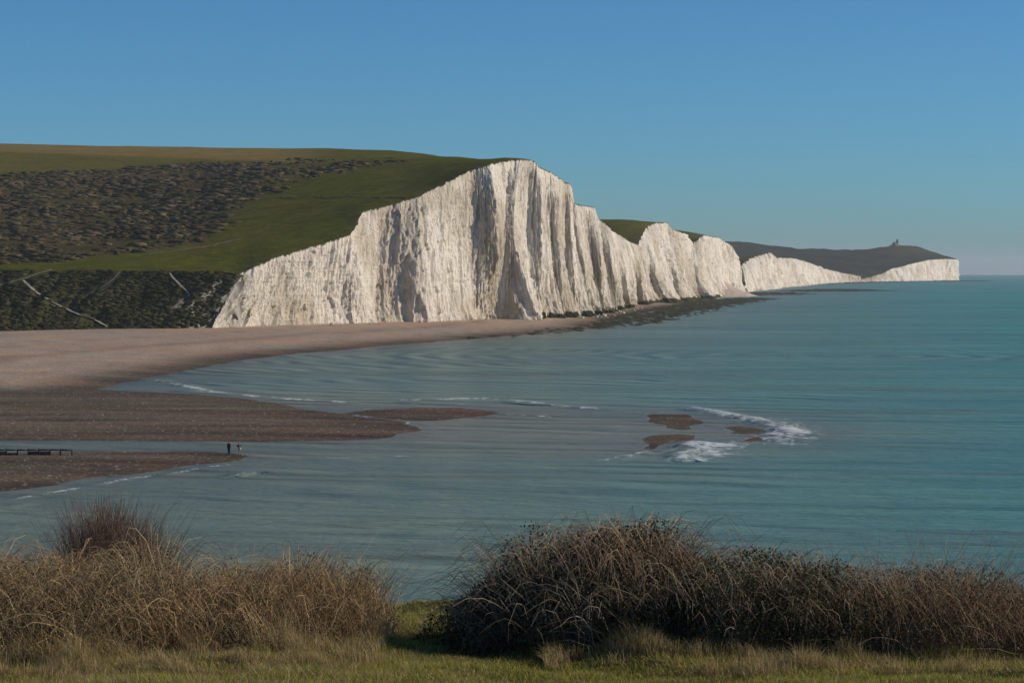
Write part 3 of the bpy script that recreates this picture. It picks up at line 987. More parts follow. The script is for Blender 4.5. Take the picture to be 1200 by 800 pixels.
def build_scrub():
    X, Y, Z = LAND
    x, y, z = X.ravel(), Y.ravel(), Z.ravel()
    px, py = proj(x, y, z)
    m = (y < 1560) & (px > -260) & (px < 520)
    x, y, z, px, py = x[m], y[m], z[m], px[m], py[m]
    s = sdf(np.stack([px, py], -1), np.array(SCRUB, float))
    d = fbm(x / 40, y / 60, 3, 101)
    # thin out by cell area (points crowd near the rim)
    wgt = np.where(s + 7 * d > 0, 0.22 + sstep(-0.15, 0.35, fbm(x / 26, y / 45, 3, 103) + 0.5 * fbm(x / 9, y / 14, 2, 104)), 0.0)
    wgt *= np.where(px > 290, 0.45, 1.0)
    area = np.maximum(1.0, -(x - np.interp(y, rim0[:, 1], rim0[:, 0])))
    wgt *= area / area.max()
    idx = rng.choice(len(x), 13500, p=wgt / wgt.sum(), replace=True)
    P = np.stack([x[idx], y[idx], z[idx]], -1)
    P[:, 0] += rng.normal(0, 4, len(P)) * 1.0
    P[:, 1] += rng.normal(0, 3, len(P))
    P[:, 2] = HILL(P[:, 0], P[:, 1]) + 0.2
    size = 0.35 + 1.9 * rng.random(len(P)) ** 3.2
    base = np.array([[0.065, 0.052, 0.024], [0.085, 0.062, 0.036], [0.10, 0.074, 0.046], [0.055, 0.048, 0.02]])
    c = base[rng.integers(0, 4, len(P))] * (1 + 0.7 * fbm(P[:, 0] / 25, P[:, 1] / 40, 3, 108))[:, None]
    lumps('hillside_scrub', P, size, 0.42, c, 'brown and olive gorse scrub covering the hillside')
    # slope bushes
    w = np.where((SU < 236) & (SV > 0.03) & (SV < 1.02) & (SU > -200), 0.3 + np.clip(fbm(SU / 14, SV * 5, 3, 107) + 0.2, 0, 1), 0)
    w[np.isin(SU, SU[SU < -60])] *= 8
    idx = rng.choice(len(SU), 6500, p=w / w.sum())
    P = SP[idx] + np.array([0, 0, 0.15])
    keep = np.ones(len(P), bool)
    ppx, ppy = SPX[idx], SPY[idx]
    for line in PATHS:
        keep &= seg_dist(np.stack([ppx, ppy], -1), line) > 4.0
    P = P[keep]
    size = 0.25 + 0.95 * rng.random(len(P)) ** 1.8
    base = np.array([[0.032, 0.034, 0.011], [0.042, 0.036, 0.016], [0.050, 0.042, 0.02], [0.024, 0.027, 0.010]])
    c = base[rng.integers(0, 4, len(P))] * (1 + 0.9 * fbm(P[:, 0] / 9, P[:, 2] / 5, 3, 109))[:, None]
    lumps('slope_thicket', P, size, 0.5, c, 'dark bramble thicket covering the slope behind the beach')


PATHS = [[(-20, 342), (0, 335), (22, 329), (30, 327), (45, 321.5), (66, 315.5), (90, 313.5)],
         [(27, 329), (36, 338), (48, 347), (62, 355), (82, 365), (96, 371), (112, 376), (126, 383.5)],
         [(141, 319), (134, 327), (122, 336), (108, 344), (95, 351)],
         [(199, 320.5), (203, 327), (212, 336), (221, 344), (222, 348), (215, 351), (207, 358), (200, 363)]]
build_scrub()


def build_paths():
    X, Y, Z = LAND
    lx, ly = proj(X, Y, Z)
    lp = np.stack([X.ravel(), Y.ravel(), Z.ravel()], -1)
    allp = np.concatenate([SP, lp[(Y.ravel() < 1200)]])
    ax, ay = proj(allp[:, 0], allp[:, 1], allp[:, 2])
    labs = ['pale chalk path climbing along the crest of the dark slope', 'bare chalk path zigzagging down the dark slope to the beach',
            'faint chalk gully running down the dark slope', 'narrow chalk path dropping to the bare gully beside the cliff',
            'thin pale track across the green hillside']
    labs.append('faint level track across the upper green slope')
    lines = PATHS + [[(168, 299.5), (200, 296), (235, 291), (262, 285.5), (284, 280)], [(298, 232.5), (340, 231.5), (400, 231), (480, 231.5)]]
    for line, lab, wid, kcol in zip(lines, labs, (0.7, 0.8, 0.45, 0.6, 0.6, 0.7), (0.55, 0.68, .3, .6, .42, .2)):
        L = np.array(line, float)
        cum = np.concatenate([[0], np.cumsum(np.hypot(*np.diff(L, axis=0).T))])
        t = np.linspace(0, cum[-1], int(cum[-1] / 1.6) + 2)
        qx, qy = np.interp(t, cum, L[:, 0]), np.interp(t, cum, L[:, 1])
        qx = qx + 0.8 * fbm(t / 9, t * 0, 2, 61)
        pts = []
        for a, b in zip(qx, qy):
            i = np.argsort((ax - a) ** 2 + (ay - b) ** 2)[:6]
            pts.append(allp[i].mean(0))
        pts = smooth1(np.array(pts), 5)
        tg = np.gradient(pts, axis=0)
        side = np.stack([-tg[:, 1], tg[:, 0], 0 * tg[:, 0]], -1)
        # lay the strip across the fall of the ground
        side /= np.linalg.norm(side, axis=1)[:, None] + 1e-9
        w = wid * (0.65 + 0.5 * np.clip(fbm(t / 6, t * 0 + 3, 2, 63) + 0.3, 0, 1))
        up = np.array([0, -0.12, 0.42])
        V = np.stack([pts + side * w[:, None] * 0.9 + up, pts + up * 1.25, pts - side * w[:, None] * 0.9 + up], 1)
        cc = np.repeat(kcol * (0.40 + 0.1 * fbm(t / 5, t * 0, 2, 64))[:, None] * np.array([1, .90, .76]), 3, 0)
        tag(mesh_obj('path', V.reshape(-1, 3), grid_faces(len(t), 3), M_PATH, col=np.clip(cc, 0, 1), smooth=True), lab, kind='structure')


build_paths()


# ------------------------------------------------------------------ rock platform, rubble cone, fallen blocks
def build_platform(poly, name, label, zc, rowstep=0.35, colstep=1.5):
    w = world_poly(poly)
    pl = np.array(poly, float)
    px = np.arange(pl[:, 0].min() - 12, pl[:, 0].max() + 12, colstep)
    py = np.arange(pl[:, 1].max() + 3, pl[:, 1].min() - 3, -rowstep)
    d = CAM_H * FPX / (py - EYE)
    A, D = np.meshgrid((px - 600) / FPX, d, indexing='ij')
    x, y = (A * D).ravel(), D.ravel()
    s = sdf(np.stack([x, y], -1), w)
    nz = fbm(x / 9, y / 22, 4, 131, 0.6)
    nz2 = fbm(x / 6, y / 20, 4, 132, 0.65)
    z = np.clip(0.03 * (s + 20 * nz), -1.5, 0.28) * zc - 0.12 + 1.15 * nz2 * sstep(-25, 0, s) + 0.5 * fbm(x / 2.2, y / 4, 3, 133, .65) - curv(y) * (y > 2000)
    c = np.array([0.036, 0.034, 0.008]) * (1 + 1.3 * fbm(x / 4, y / 12, 3, 135)[:, None])
    pale = sstep(0.25, 0.6, fbm(x / 11, y / 30, 3, 137))[:, None]
    c = c * (1 - 0.3 * pale) + np.array([0.16, 0.15, 0.10]) * 0.3 * pale
    tag(mesh_obj(name, np.stack([x, y, z], -1), grid_faces(len(px), len(d), True), M_ROCK, col=np.clip(c, .015, 1)), label, kind='structure')


build_platform([(522, 398.5), (560, 396.5), (600, 393), (650, 389), (690, 385.5), (740, 381), (775, 377), (790, 372.5), (805, 369), (850, 359), (886, 352.5), (905, 349.5), (880, 348.5),
                (850, 350), (815, 352), (790, 354), (765, 360), (735, 364), (716, 369), (695, 373.5), (665, 378), (620, 386), (580, 393)],
               'rock_platform', 'dark weed-covered rock platform at the cliff foot', 0.9)
build_platform([(850, 347), (900, 346), (958, 344.5), (930, 342), (880, 341.5)], 'rock_platform', 'flat dark rock ledge below the rubble cone', 0.7, 0.15)
build_platform([(905, 340), (960, 338), (1000, 338), (1056, 340.2), (1000, 341.2), (940, 341.5)], 'rock_platform', 'thin dark reef lying off the distant cliffs', 0.8, 0.12)
build_platform([(905, 336.5), (950, 333.5), (1000, 331), (1060, 329.6), (1120, 329), (1160, 328.6), (1160, 327.8), (1050, 327.8), (950, 330.5), (905, 334)], 'rock_platform', 'thin dark shore ledge under the last headland', 1.4, 0.1)


def build_cone():
    d0 = 2060.0
    apex = at(840, 323, d0 + 40)
    nu, nv = 70, 40
    th = np.linspace(-0.2, math.pi + 0.2, nu)
    V = []
    for i, a in enumerate(th):
        for j in range(nv):
            v = j / (nv - 1)
            rx, ry = 38 * v ** 1.15, 105 * v ** 1.15
            z = apex[2] * (1.04 * (1 - v) - 0.10 * (1 - min(1, v / 0.25)) ** 2 * 1.0 - 0.10 * math.sin(math.pi * v)) - 0.8 * v
            k = 1 + 0.10 * float(fbm(a * 3, v * 3, 3, 141))
            V.append((apex[0] + math.sin(a) * rx * k, apex[1] - math.cos(a) * ry * k, z + 0.6 * float(fbm(a * 9, v * 9, 2, 143))))
    V = np.array(V)
    c = np.full((len(V), 3), 1.0) * np.array([0.44, 0.36, 0.29]) * (1 + 0.25 * fbm(V[:, 0] / 3, V[:, 1] / 5, 3, 145)[:, None])
    tag(mesh_obj('rubble_cone', V, grid_faces(nu, nv, True), M_PATH, col=np.clip(c, 0, 1)), 'pale cone of fallen chalk rubble at the foot of the third headland', 'rockfall')


build_cone()


def build_blocks():
    foot = CL[0][:, 0]
    for i in range(46):
        k = int(rng.uniform(0.05, 0.93) * len(foot))
        col_ = CL[0][k]
        p = col_[np.argmin(np.abs(col_[:, 2] - 2.5))]
        off = rng.uniform(1.5, 9)
        x, y = p[0] + off * 0.9, p[1] - off * 0.5
        zb, _ = beach_height(np.array([x]), np.array([y]))
        s = 0.35 + 0.9 * rng.random() ** 2.5
        r = np.clip(1 + 0.25 * rng.standard_normal(len(ICO_V)), 0.5, 1.5)
        V = ICO_V * r[:, None] * s * np.array([1.2, 1.0, 0.75])
        o = mesh_obj('chalk_boulder', V, ICO_F, M_CHALK, attrs={'stain_shade': np.full(len(V), 0.2), 'algae': np.zeros(len(V)), 'turf': np.zeros(len(V))})
        o.location = (x, y, float(zb[0]) + 0.25 * s)
        tag(o, 'white chalk boulder fallen on the shingle at the cliff foot', 'boulder', 'chalk boulders at the cliff foot')


build_blocks()


# ------------------------------------------------------------------ timber breakwater on the near bar
def build_breakwater():
    A, B = ground_at(-60, 530, 0.6), ground_at(84.5, 530.5, 0.6)
    ang = math.atan2(B[1] - A[1], B[0] - A[0])
    L = float(np.hypot(*(B - A)))
    zb, _ = beach_height(np.array([B[0]]), np.array([B[1]]))
    root = empty('timber_breakwater', (B[0], B[1], float(zb[0]) - 0.25), ang)
    tag(root, 'dark weathered timber breakwater with gapped boards on the near shingle bar', 'breakwater')
    posts = [0.0, -1.55, -2.95, -4.45, -5.9, -7.3, -8.8, -10.3, -11.8, -13.3, -14.8]
    for i, p in enumerate(posts):
        h = 1.05 + 0.10 * math.sin(i * 2.3)
        V, F = boxes([(p, 0, h / 2, 0.20, 0.20, h)])
        V += rng.normal(0, 0.012, V.shape)
        mesh_obj('post', V, F, M_TIMBER, root)
    for i in range(0, len(posts) - 1):
        x0, x1 = posts[i] + 0.08, posts[i + 1] + 0.02
        V, F = boxes([((x0 + x1) / 2, -0.135, 0.93 + 0.02 * math.sin(i), abs(x1 - x0) - 0.02, 0.07, 0.20)])
        V += rng.normal(0, 0.012, V.shape)
        mesh_obj('rail', V, F, M_TIMBER, root)
    for i in (2, 3, 5, 6, 7, 9):
        x0, x1 = posts[i] - 0.12, posts[i + 1] + 0.12
        for k in range(3):
            if i in (5, 7) and k == 2:
                continue
            V, F = boxes([((x0 + x1) / 2, 0.02, 0.20 + 0.21 * k, abs(x1 - x0), 0.06, 0.19)])
            V += rng.normal(0, 0.01, V.shape)
            mesh_obj('board', V, F, M_TIMBER, root)


build_breakwater()


# ------------------------------------------------------------------ lighthouse on the far headland
def lathe(profile, n=16):
    V, F = [], []
    for r, z in profile:
        for k in range(n):
            a = 2 * math.pi * k / n
            V.append((r * math.cos(a), r * math.sin(a), z))
    for i in range(len(profile) - 1):
        for k in range(n):
            F.append((i * n + k, i * n + (k + 1) % n, (i + 1) * n + (k + 1) % n, (i + 1) * n + k))
    return np.array(V), np.array(F)


def build_lighthouse():
    y = 5215.0
    x = (1051 - 600) / FPX * y
    z = float(HILL(np.array([x]), np.array([y]))[0])
    stone = flat_mat('lighthouse_granite', (0.22, 0.20, 0.18), 0.9, 0.5)
    slate = flat_mat('lighthouse_slate', (0.07, 0.07, 0.08), 0.8, 0.5)
    glass = flat_mat('lighthouse_glass', (0.03, 0.04, 0.05), 0.2, 0.5)
    root = empty('lighthouse', (x, y, z - 0.5), 0.25)
    tag(root, 'stubby grey stone lighthouse with a lantern and adjoining house on the far hilltop', 'lighthouse')
    V, F = lathe([(3.6, 0), (3.2, 6), (3.0, 12.0), (3.7, 12.2), (3.7, 12.9), (0.2, 12.95)])
    mesh_obj('tower', V, F, stone, root)
    V, F = lathe([(2.1, 12.9), (2.1, 15.2), (2.45, 15.3), (1.6, 16.4), (0.25, 16.9), (0.12, 18.0), (0.0, 18.05)], 10)
    mesh_obj('lantern', V, F, glass, root)
    V, F = boxes([(-6.6, 0.3, 3.6, 9.0, 9.0, 7.2)])
    mesh_obj('house_wall', V, F, stone, root)
    V = np.array([(-11.4, -4.6, 7.2), (-1.8, -4.6, 7.2), (-1.8, 5.2, 7.2), (-11.4, 5.2, 7.2), (-9.0, 0.3, 9.4), (-4.2, 0.3, 9.4)])
    roof = mesh_obj('roof', V, np.array([(0, 1, 5), (0, 5, 4), (1, 2, 5), (2, 3, 4), (2, 4, 5), (3, 0, 4)]), slate, root)
    V, F = boxes([(-8.6, 0.3, 9.9, 1.1, 1.1, 2.6)])
    mesh_obj('chimney', V, F, stone, roof)
    for wx in (-9.4, -6.6, -3.8):
        for wz in (2.2, 5.2):
            V, F = boxes([(wx, -4.23, wz, 1.1, 0.1, 1.5)])
            mesh_obj('window', V, F, glass, root)
    V, F = boxes([(-15.0, 0.5, 1.6, 6.0, 6.0, 3.2)])
    mesh_obj('annexe', V, F, stone, root)


build_lighthouse()


# ------------------------------------------------------------------ people on the bar
def skin_obj(name, verts, edges, radii, mat, parent, root=0, sub=1):
    me = bpy.data.meshes.new(name)
    me.from_pydata(verts, edges, [])
    o = bpy.data.objects.new(name, me)
    C.objects.link(o)
    o.parent = parent
    sk = o.modifiers.new('skin', 'SKIN')
    layer = me.skin_vertices[0] if me.skin_vertices else None
    if layer is None:
        bpy.context.view_layer.objects.active = o
        bpy.ops.object.modifier_remove(modifier='skin')
        bpy.ops.object.modifier_add(type='SKIN')
        layer = me.skin_vertices[0]
    for i, r in enumerate(radii):
        rr = r if isinstance(r, tuple) else (r, r)
        layer.data[i].radius = rr
        layer.data[i].use_root = (i == root)
    sb = o.modifiers.new('smooth', 'SUBSURF')
    sb.levels = sb.render_levels = sub
    me.materials.append(mat)
    return o


def build_person(px, py, rz, lean, arm_l, arm_r, jacket, trousers, hair, label, height=1.74):
    zb = 0.4
    for _ in range(4):
        g = ground_at(px, py, zb)
        zb = float(beach_height(np.array([g[0]]), np.array([g[1]]))[0][0])
    root = empty('person', (g[0], g[1], zb), rz)
    k = 1.06 * height / 1.74
    root.scale = (k, k, k)                               # both figures wear hats or hoods and boots
    tag(root, label, 'person', 'walkers on the shingle bar')
    skin_m = flat_mat('skin_' + str(px), (0.42, 0.25, 0.18), 0.6, 9.0, 0.1)
    ly = lambda z: -lean * max(0, z - 0.95)           # the trunk leans forward (-Y is the front)
    J = {'pelvis': (0, 0, .95), 'chest': (0, ly(1.25), 1.25), 'neck': (0, ly(1.46), 1.46), 'head': (0, ly(1.6) - .02, 1.58), 'crown': (0, ly(1.7) - .02, 1.69)}
    verts = [J['pelvis'], J['chest'], J['neck'], J['head'], J['crown']]
    edges = [(0, 1), (1, 2), (2, 3), (3, 4)]
    rad = [(.15, .11), (.16, .11), (.055, .055), (.085, .10), (.06, .075)]
    arm_pts = []
    for s, arm in ((-1, arm_l), (1, arm_r)):
        sh = (s * .19, ly(1.4), 1.40)
        el = (s * .19 + arm[0][0] * s, ly(1.4) + arm[0][1], 1.40 + arm[0][2])
        wr = (el[0] + arm[1][0] * s, el[1] + arm[1][1], el[2] + arm[1][2])
        b = len(verts)
        dirv = np.array(wr) - np.array(el)
        dirv = dirv / np.linalg.norm(dirv)
        palm = np.array(wr) + dirv * .08
        verts += [sh, el, wr, tuple(palm)]
        edges += [(1, b), (b, b + 1), (b + 1, b + 2), (b + 2, b + 3)]
        rad += [.055, .042, .03, (.036, .02)]
        side = np.cross(dirv, (0, 1, 0.2))
        side /= np.linalg.norm(side) + 1e-9
        for q, ln in ((-.028, .07), (-.01, .085), (.01, .08), (.028, .062)):
            verts.append(tuple(palm + side * q * 1.3 + dirv * ln + np.array([0, -.012, 0])))
            edges.append((b + 3, len(verts) - 1))
            rad.append(.009)
        verts.append(tuple(np.array(wr) + dirv * .04 + side * .06))
        edges.append((b + 2, len(verts) - 1))
        rad.append(.010)
        arm_pts.append((sh, el, wr))
    legs = []
    for s in (-1, 1):
        hp, kn, an, to = (s * .09, 0, .90), (s * .11, -.03 * s - .02, .50), (s * .12, .04 * s, .08), (s * .14, .04 * s - .17, .035)
        b = len(verts)
        verts += [hp, kn, an, to]
        edges += [(0, b), (b, b + 1), (b + 1, b + 2), (b + 2, b + 3)]
        rad += [.085, .058, .042, (.042, .03)]
        legs.append((hp, kn, an))
    skin_obj('body', verts, edges, rad, skin_m, root)
    jm, tm, hm = flat_mat('jacket_' + str(px), jacket, 0.9), flat_mat('trousers_' + str(px), trousers, 0.9), flat_mat('hair_' + str(px), hair, 0.8)
    v = [(0, 0, .86), J['chest'], (0, ly(1.47), 1.47)]
    e = [(0, 1), (1, 2)]
    r = [(.20, .15), (.21, .15), (.09, .09)]
    for sh, el, wr in arm_pts:
        b = len(v)
        v += [sh, el, wr]
        e += [(1, b), (b, b + 1), (b + 1, b + 2)]
        r += [.085, .066, .05]
    skin_obj('jacket', v, e, r, jm, root)
    v, e, r = [(0, 0, .93)], [], [(.16, .125)]
    for hp, kn, an in legs:
        b = len(v)
        v += [hp, kn, an]
        e += [(0, b), (b, b + 1), (b + 1, b + 2)]
        r += [.105, .08, .06]
    skin_obj('trousers', v, e, r, tm, root)
    skin_obj('hair', [(0, ly(1.6) + .03, 1.58), (0, ly(1.7) + .01, 1.68), (0, ly(1.72) - .05, 1.71)], [(0, 1), (1, 2)], [(.09, .085), (.10, .10), (.06, .06)], hm, root)
    return root


build_person(268.3, 533.2, 2.6, 0.05, ((.03, .05, -.28), (-.06, -.16, -.16)), ((.05, .02, -.28), (.0, -.10, -.24)), (0.075, 0.028, 0.022), (0.012, 0.014, 0.022),
             (0.02, 0.014, 0.012), 'person in dark red hooded jacket and navy trousers standing on the shingle bar', 1.78)
p2 = build_person(281.0, 533.4, -2.2, 0.30, ((.0, -.16, -.22), (-.08, -.22, .06)), ((.0, -.16, -.22), (-.08, -.22, .08)), (0.016, 0.016, 0.022), (0.22, 0.15, 0.125),
                  (0.10, 0.045, 0.025), 'person in dark jacket and pale trousers leaning forward with both hands raised', 1.66)
bagm = flat_mat('bag_cloth', (0.42, 0.42, 0.22), 0.9)
V, F = boxes([(0, 0, 0, .34, .16, .30)])
V[:, :2] *= np.where(V[:, 2:] > 0, 0.82, 1.0)
bag = mesh_obj('shoulder_bag', V, F, bagm)
bag.location = p2.matrix_basis @ Vector((0.10, 0.0, 0.0)) + Vector((0.10, -0.20, 0.92))
tag(bag, 'pale yellow shoulder bag hanging at the hip of the leaning person', 'bag')
bv, bf = boxes([(0.0, 0, 0.30, .03, .02, .36)])
bv[:, 0] -= np.where(bv[:, 2] > 0.3, 0.12, 0)
bv[:, 1] += np.where(bv[:, 2] > 0.3, 0.06, 0)
mesh_obj('strap', bv, bf, bagm, bag)

# ------------------------------------------------------------------ headland underfoot
def head_z(x, y):
    z = np.where(y < 18, 23.4 - 0.098 * y, 21.636 - 0.075 * (y - 18))
    edge = 26.3 + 0.5 * np.sin(x * 0.5)
    z = z - np.where(y > edge, 0.9 * (y - edge) * sstep(0, 4, y - edge), 0)
    return z + 0.09 * fbm(x / 0.9, y / 0.9, 3, 201) + 0.14 * fbm(x / 3, y / 3, 2, 203)


def build_headland():
    xs = np.concatenate([np.linspace(-60, -9, 40, endpoint=False), np.arange(-9, 9, 0.12), np.linspace(9, 60, 40)])
    ys = np.concatenate([np.linspace(-12, 15, 30, endpoint=False), np.arange(15, 30, 0.14), np.linspace(30, 62, 40)])
    X, Y = np.meshgrid(xs, ys, indexing='ij')
    x, y = X.ravel(), Y.ravel()
    z = head_z(x, y)
    n1 = fbm(x / 1.1, y / 1.1, 4, 205)[:, None]
    c = np.array([0.095, 0.085, 0.022]) * (0.85 + 0.5 * n1) + np.array([0.08, 0.055, 0.022]) * sstep(-.1, .5, n1)
    tag(mesh_obj('ground', np.stack([x, y, z], -1), grid_faces(len(xs), len(ys), True), M_SOIL, col=np.clip(c, .01, 1), smooth=True),
        'grassy headland edge where the camera stands', kind='structure')


build_headland()


def fx(px, d):
    return (px - 600) / FPX * d


# ------------------------------------------------------------------ blades, canes and leaves
def blades(P, h, lean, width, c0, c1, short=False):
    """tapered bent grass blades: arrays of base point, height, lean vector (n,2), width, base and tip colour"""
    n = len(P)
    a = rng.uniform(0, 2 * np.pi, n)
    wv = np.stack([np.cos(a), np.sin(a), 0 * a], -1) * (width / 2)[:, None]
    L = np.concatenate([lean, np.zeros((n, 1))], 1) * h[:, None]
    up = np.array([0, 0, 1.0])
    if short:                                               # one tapering face is enough for turf
        t = P + L * 0.8 + up * (h * 0.95)[:, None]
        V = np.stack([P - wv, P + wv, t], 1)
        F = np.arange(n * 3).reshape(-1, 3)
        return V.reshape(-1, 3), F, np.clip(np.stack([c0, c0, c1], 1).reshape(-1, 3), 0.004, 1)
    m = P + L * 0.30 + up * (h * 0.58)[:, None]
    t = P + L + up * (h * (1 - 0.25 * np.clip((lean ** 2).sum(1), 0, 1.5)))[:, None]
    V = np.stack([P - wv, P + wv, m - wv * 0.75, m + wv * 0.75, t], 1)
    i = np.arange(n)[:, None, None] * 5
    F = (i + np.array([(0, 1, 3), (0, 3, 2), (2, 3, 4)])).reshape(-1, 3)
    cm = (c0 + c1) / 2
    col = np.stack([c0, c0, cm, cm, c1], 1)
    return V.reshape(-1, 3), F, np.clip(col.reshape(-1, 3), 0.004, 1)


def tubes(paths, r0, r1, cols):
    """three-sided tapering stems; paths (n,k,3)"""
    n, k, _ = paths.shape
    tg = np.gradient(paths, axis=1)
    tg /= np.linalg.norm(tg, axis=2)[..., None] + 1e-9
    ref = np.array([0.31, 0.17, 0.93])
    s = np.cross(tg, ref)
    s /= np.linalg.norm(s, axis=2)[..., None] + 1e-9
    u = np.cross(tg, s)
    rr = (r0[:, None] * (1 - np.linspace(0, 1, k)) + r1[:, None] * np.linspace(0, 1, k))[..., None]
    V = np.stack([paths + rr * (math.cos(q) * s + math.sin(q) * u) for q in (0, 2.094, 4.189)], 2)      # n,k,3,3
    base = np.arange(n)[:, None, None, None] * (k * 3) + np.arange(k - 1)[None, :, None, None] * 3
    q = np.array([[j, (j + 1) % 3, 3 + (j + 1) % 3, 3 + j] for j in range(3)])
    F = (base + q[None, None]).reshape(-1, 4)
    return V.reshape(-1, 3), F, np.repeat(cols, k * 3, 0)


def leaf_quads(P, size, cols):
    n = len(P)
    d = rng.standard_normal((n, 3))
    d /= np.linalg.norm(d, axis=1)[:, None]
    e = np.cross(d, rng.standard_normal((n, 3)))
    e /= np.linalg.norm(e, axis=1)[:, None] + 1e-9
    f = np.cross(d, e)
    s = size[:, None]
    V = np.stack([P - d * s, P + e * s * 0.55 + f * s * 0.15, P + d * s, P - e * s * 0.55 + f * s * 0.15], 1)
    F = (np.arange(n)[:, None] * 4 + np.array([0, 1, 2, 3])).reshape(-1, 4)
    return V.reshape(-1, 3), F, np.repeat(cols, 4, 0)


def pick(pal, n, jit=0.25):
    pal = np.array(pal)
    return np.clip(pal[rng.integers(0, len(pal), n)] * (1 + jit * rng.standard_normal(n))[:, None], 0.005, 1)


def shade(c, P):
    """neighbouring stems share a tone: older grey wood here, fresh red canes there"""
    x, y = P[:, 0, 0], P[:, 0, 1]
    k = fbm(x / 0.45, y / 0.45, 3, 401)
    q = fbm(x / 0.8, y / 0.8, 2, 403)
    return np.clip(c * (1 + 0.9 * k)[:, None] * (1 + q[:, None] * np.array([0.25, 0.0, -0.2])), 0.01, 1)


class Mound:
    """envelope of a bush: footprint ellipse, height and uneven top"""
    def __init__(s, cx, cy, rx, ry, h, seed, power=0.5):
        s.cx, s.cy, s.rx, s.ry, s.h, s.seed, s.p = cx, cy, rx, ry, h, seed, power

    def height(s, x, y):
        q = ((x - s.cx) / s.rx) ** 2 + ((y - s.cy) / s.ry) ** 2
        q = q * (1 + 0.55 * fbm(x / 0.6, y / 0.6, 3, s.seed + 7))
        return s.h * np.clip(1 - q, 0, 1) ** s.p * (1 + 0.42 * fbm(x / 0.75, y / 0.75, 4, s.seed))

    def spots(s, n, k=0.97):
        a, r = rng.uniform(0, 2 * np.pi, n), np.sqrt(rng.random(n)) * k
        return s.cx + s.rx * r * np.cos(a), s.cy + s.ry * r * np.sin(a)


def build_bush(name, mounds, label, cat, group, n_arch, n_up, n_leaf, cane_pal, leaf_pal, leaf_size=(.016, .030), over=0.1, up_over=0.06, cane_r=(.0022, .0042), leaf_low=0.25, crust=0.3, spread=0.42):
    cx = np.mean([m.cx for m in mounds])
    cy = np.mean([m.cy for m in mounds])
    root = empty(name, (cx, cy, float(head_z(np.array([cx]), np.array([cy]))[0])))
    off = np.array([root.location.x, root.location.y, root.location.z])
    tag(root, label, cat, group)
    wts = np.array([m.rx * m.ry * m.h for m in mounds])
    wts = wts / wts.sum()

    def hz(x, y):
        return np.max([m.height(x, y) for m in mounds], 0)
    # arching canes
    allp = []
    for m, w in zip(mounds, wts):
        n = int(n_arch * w) + 1
        x0, y0 = m.spots(n, 0.9)
        a = rng.uniform(0, 2 * np.pi, n)
        ln = rng.uniform(0.35, 0.95, n) * min(1.0, m.rx)
        t = np.linspace(0, 1, 6)
        X = x0[:, None] + np.cos(a)[:, None] * ln[:, None] * t + 0.026 * rng.standard_normal((n, 6)).cumsum(1)
        Y = y0[:, None] + np.sin(a)[:, None] * ln[:, None] * t + 0.026 * rng.standard_normal((n, 6)).cumsum(1)
        top = np.maximum(hz(x0, y0), 0.02)
        ln = ln * np.clip(top / 0.4, 0.15, 1)
        X = x0[:, None] + (X - x0[:, None]) * np.clip(top / 0.4, 0.15, 1)[:, None]
        Y = y0[:, None] + (Y - y0[:, None]) * np.clip(top / 0.4, 0.15, 1)[:, None]
        lift = np.where(rng.random(n) < crust, rng.uniform(0.85, 1.0 + over, n), rng.uniform(0.25, 1.0 + over, n)) * top
        arc = 4 * (t * 0.62 + 0.05) * (1 - (t * 0.62 + 0.05))
        Z = head_z(x0, y0)[:, None] + lift[:, None] * arc * (1 - 0.25 * t ** 3 * rng.random(n)[:, None])
        Z = Z + 0.016 * rng.standard_normal((n, 6)).cumsum(1)
        allp.append(np.stack([X, Y, Z], -1))
    P = np.concatenate(allp)
    n = len(P)
    V, F, c = tubes(P - off, rng.uniform(*cane_r, n), np.full(n, .0012), shade(pick(cane_pal, n), P))
    mesh_obj('canes', V, F, M_CANE, root, col=c)['kind'] = 'stuff'
    # upright twigs
    allp = []
    for m, w in zip(mounds, wts):
        n = int(n_up * w) + 1
        x0, y0 = m.spots(n, 0.98)
        hh = hz(x0, y0) * rng.uniform(0.55, 1.0, n) + up_over * rng.random(n) ** 2 * 3
        t = np.linspace(0, 1, 4)
        ax, ay = rng.normal(0, spread, n), rng.normal(0, spread, n)
        X = x0[:, None] + ax[:, None] * hh[:, None] * t ** 1.5 + 0.028 * rng.standard_normal((n, 4)).cumsum(1)
        Y = y0[:, None] + ay[:, None] * hh[:, None] * t ** 1.5 + 0.028 * rng.standard_normal((n, 4)).cumsum(1)
        Z = head_z(x0, y0)[:, None] + hh[:, None] * t
        allp.append(np.stack([X, Y, Z], -1))
    P2 = np.concatenate(allp)
    n = len(P2)
    V, F, c = tubes(P2 - off, rng.uniform(cane_r[0], cane_r[1], n) * 0.8, np.full(n, .0009), shade(pick(cane_pal, n), P2))
    mesh_obj('twigs', V, F, M_CANE, root, col=c)['kind'] = 'stuff'
    # leaves through the outer volume
    pts = []
    for m, w in zip(mounds, wts):
        n = int(n_leaf * w) + 1
        x0, y0 = m.spots(n, 1.0)
        f = rng.uniform(leaf_low, 1.0, n) ** 0.7
        z0 = head_z(x0, y0) + np.maximum(hz(x0, y0), 0.04) * f * 0.97
        pts.append(np.stack([x0, y0, z0], -1))
    Q = np.concatenate(pts)
    Q += 0.02 * rng.standard_normal(Q.shape)
    n = len(Q)
    V, F, c = leaf_quads(Q - off, rng.uniform(*leaf_size, n), pick(leaf_pal, n, 0.35))
    mesh_obj('foliage', V, F, M_LEAF, root, col=c)['kind'] = 'stuff'
    return root


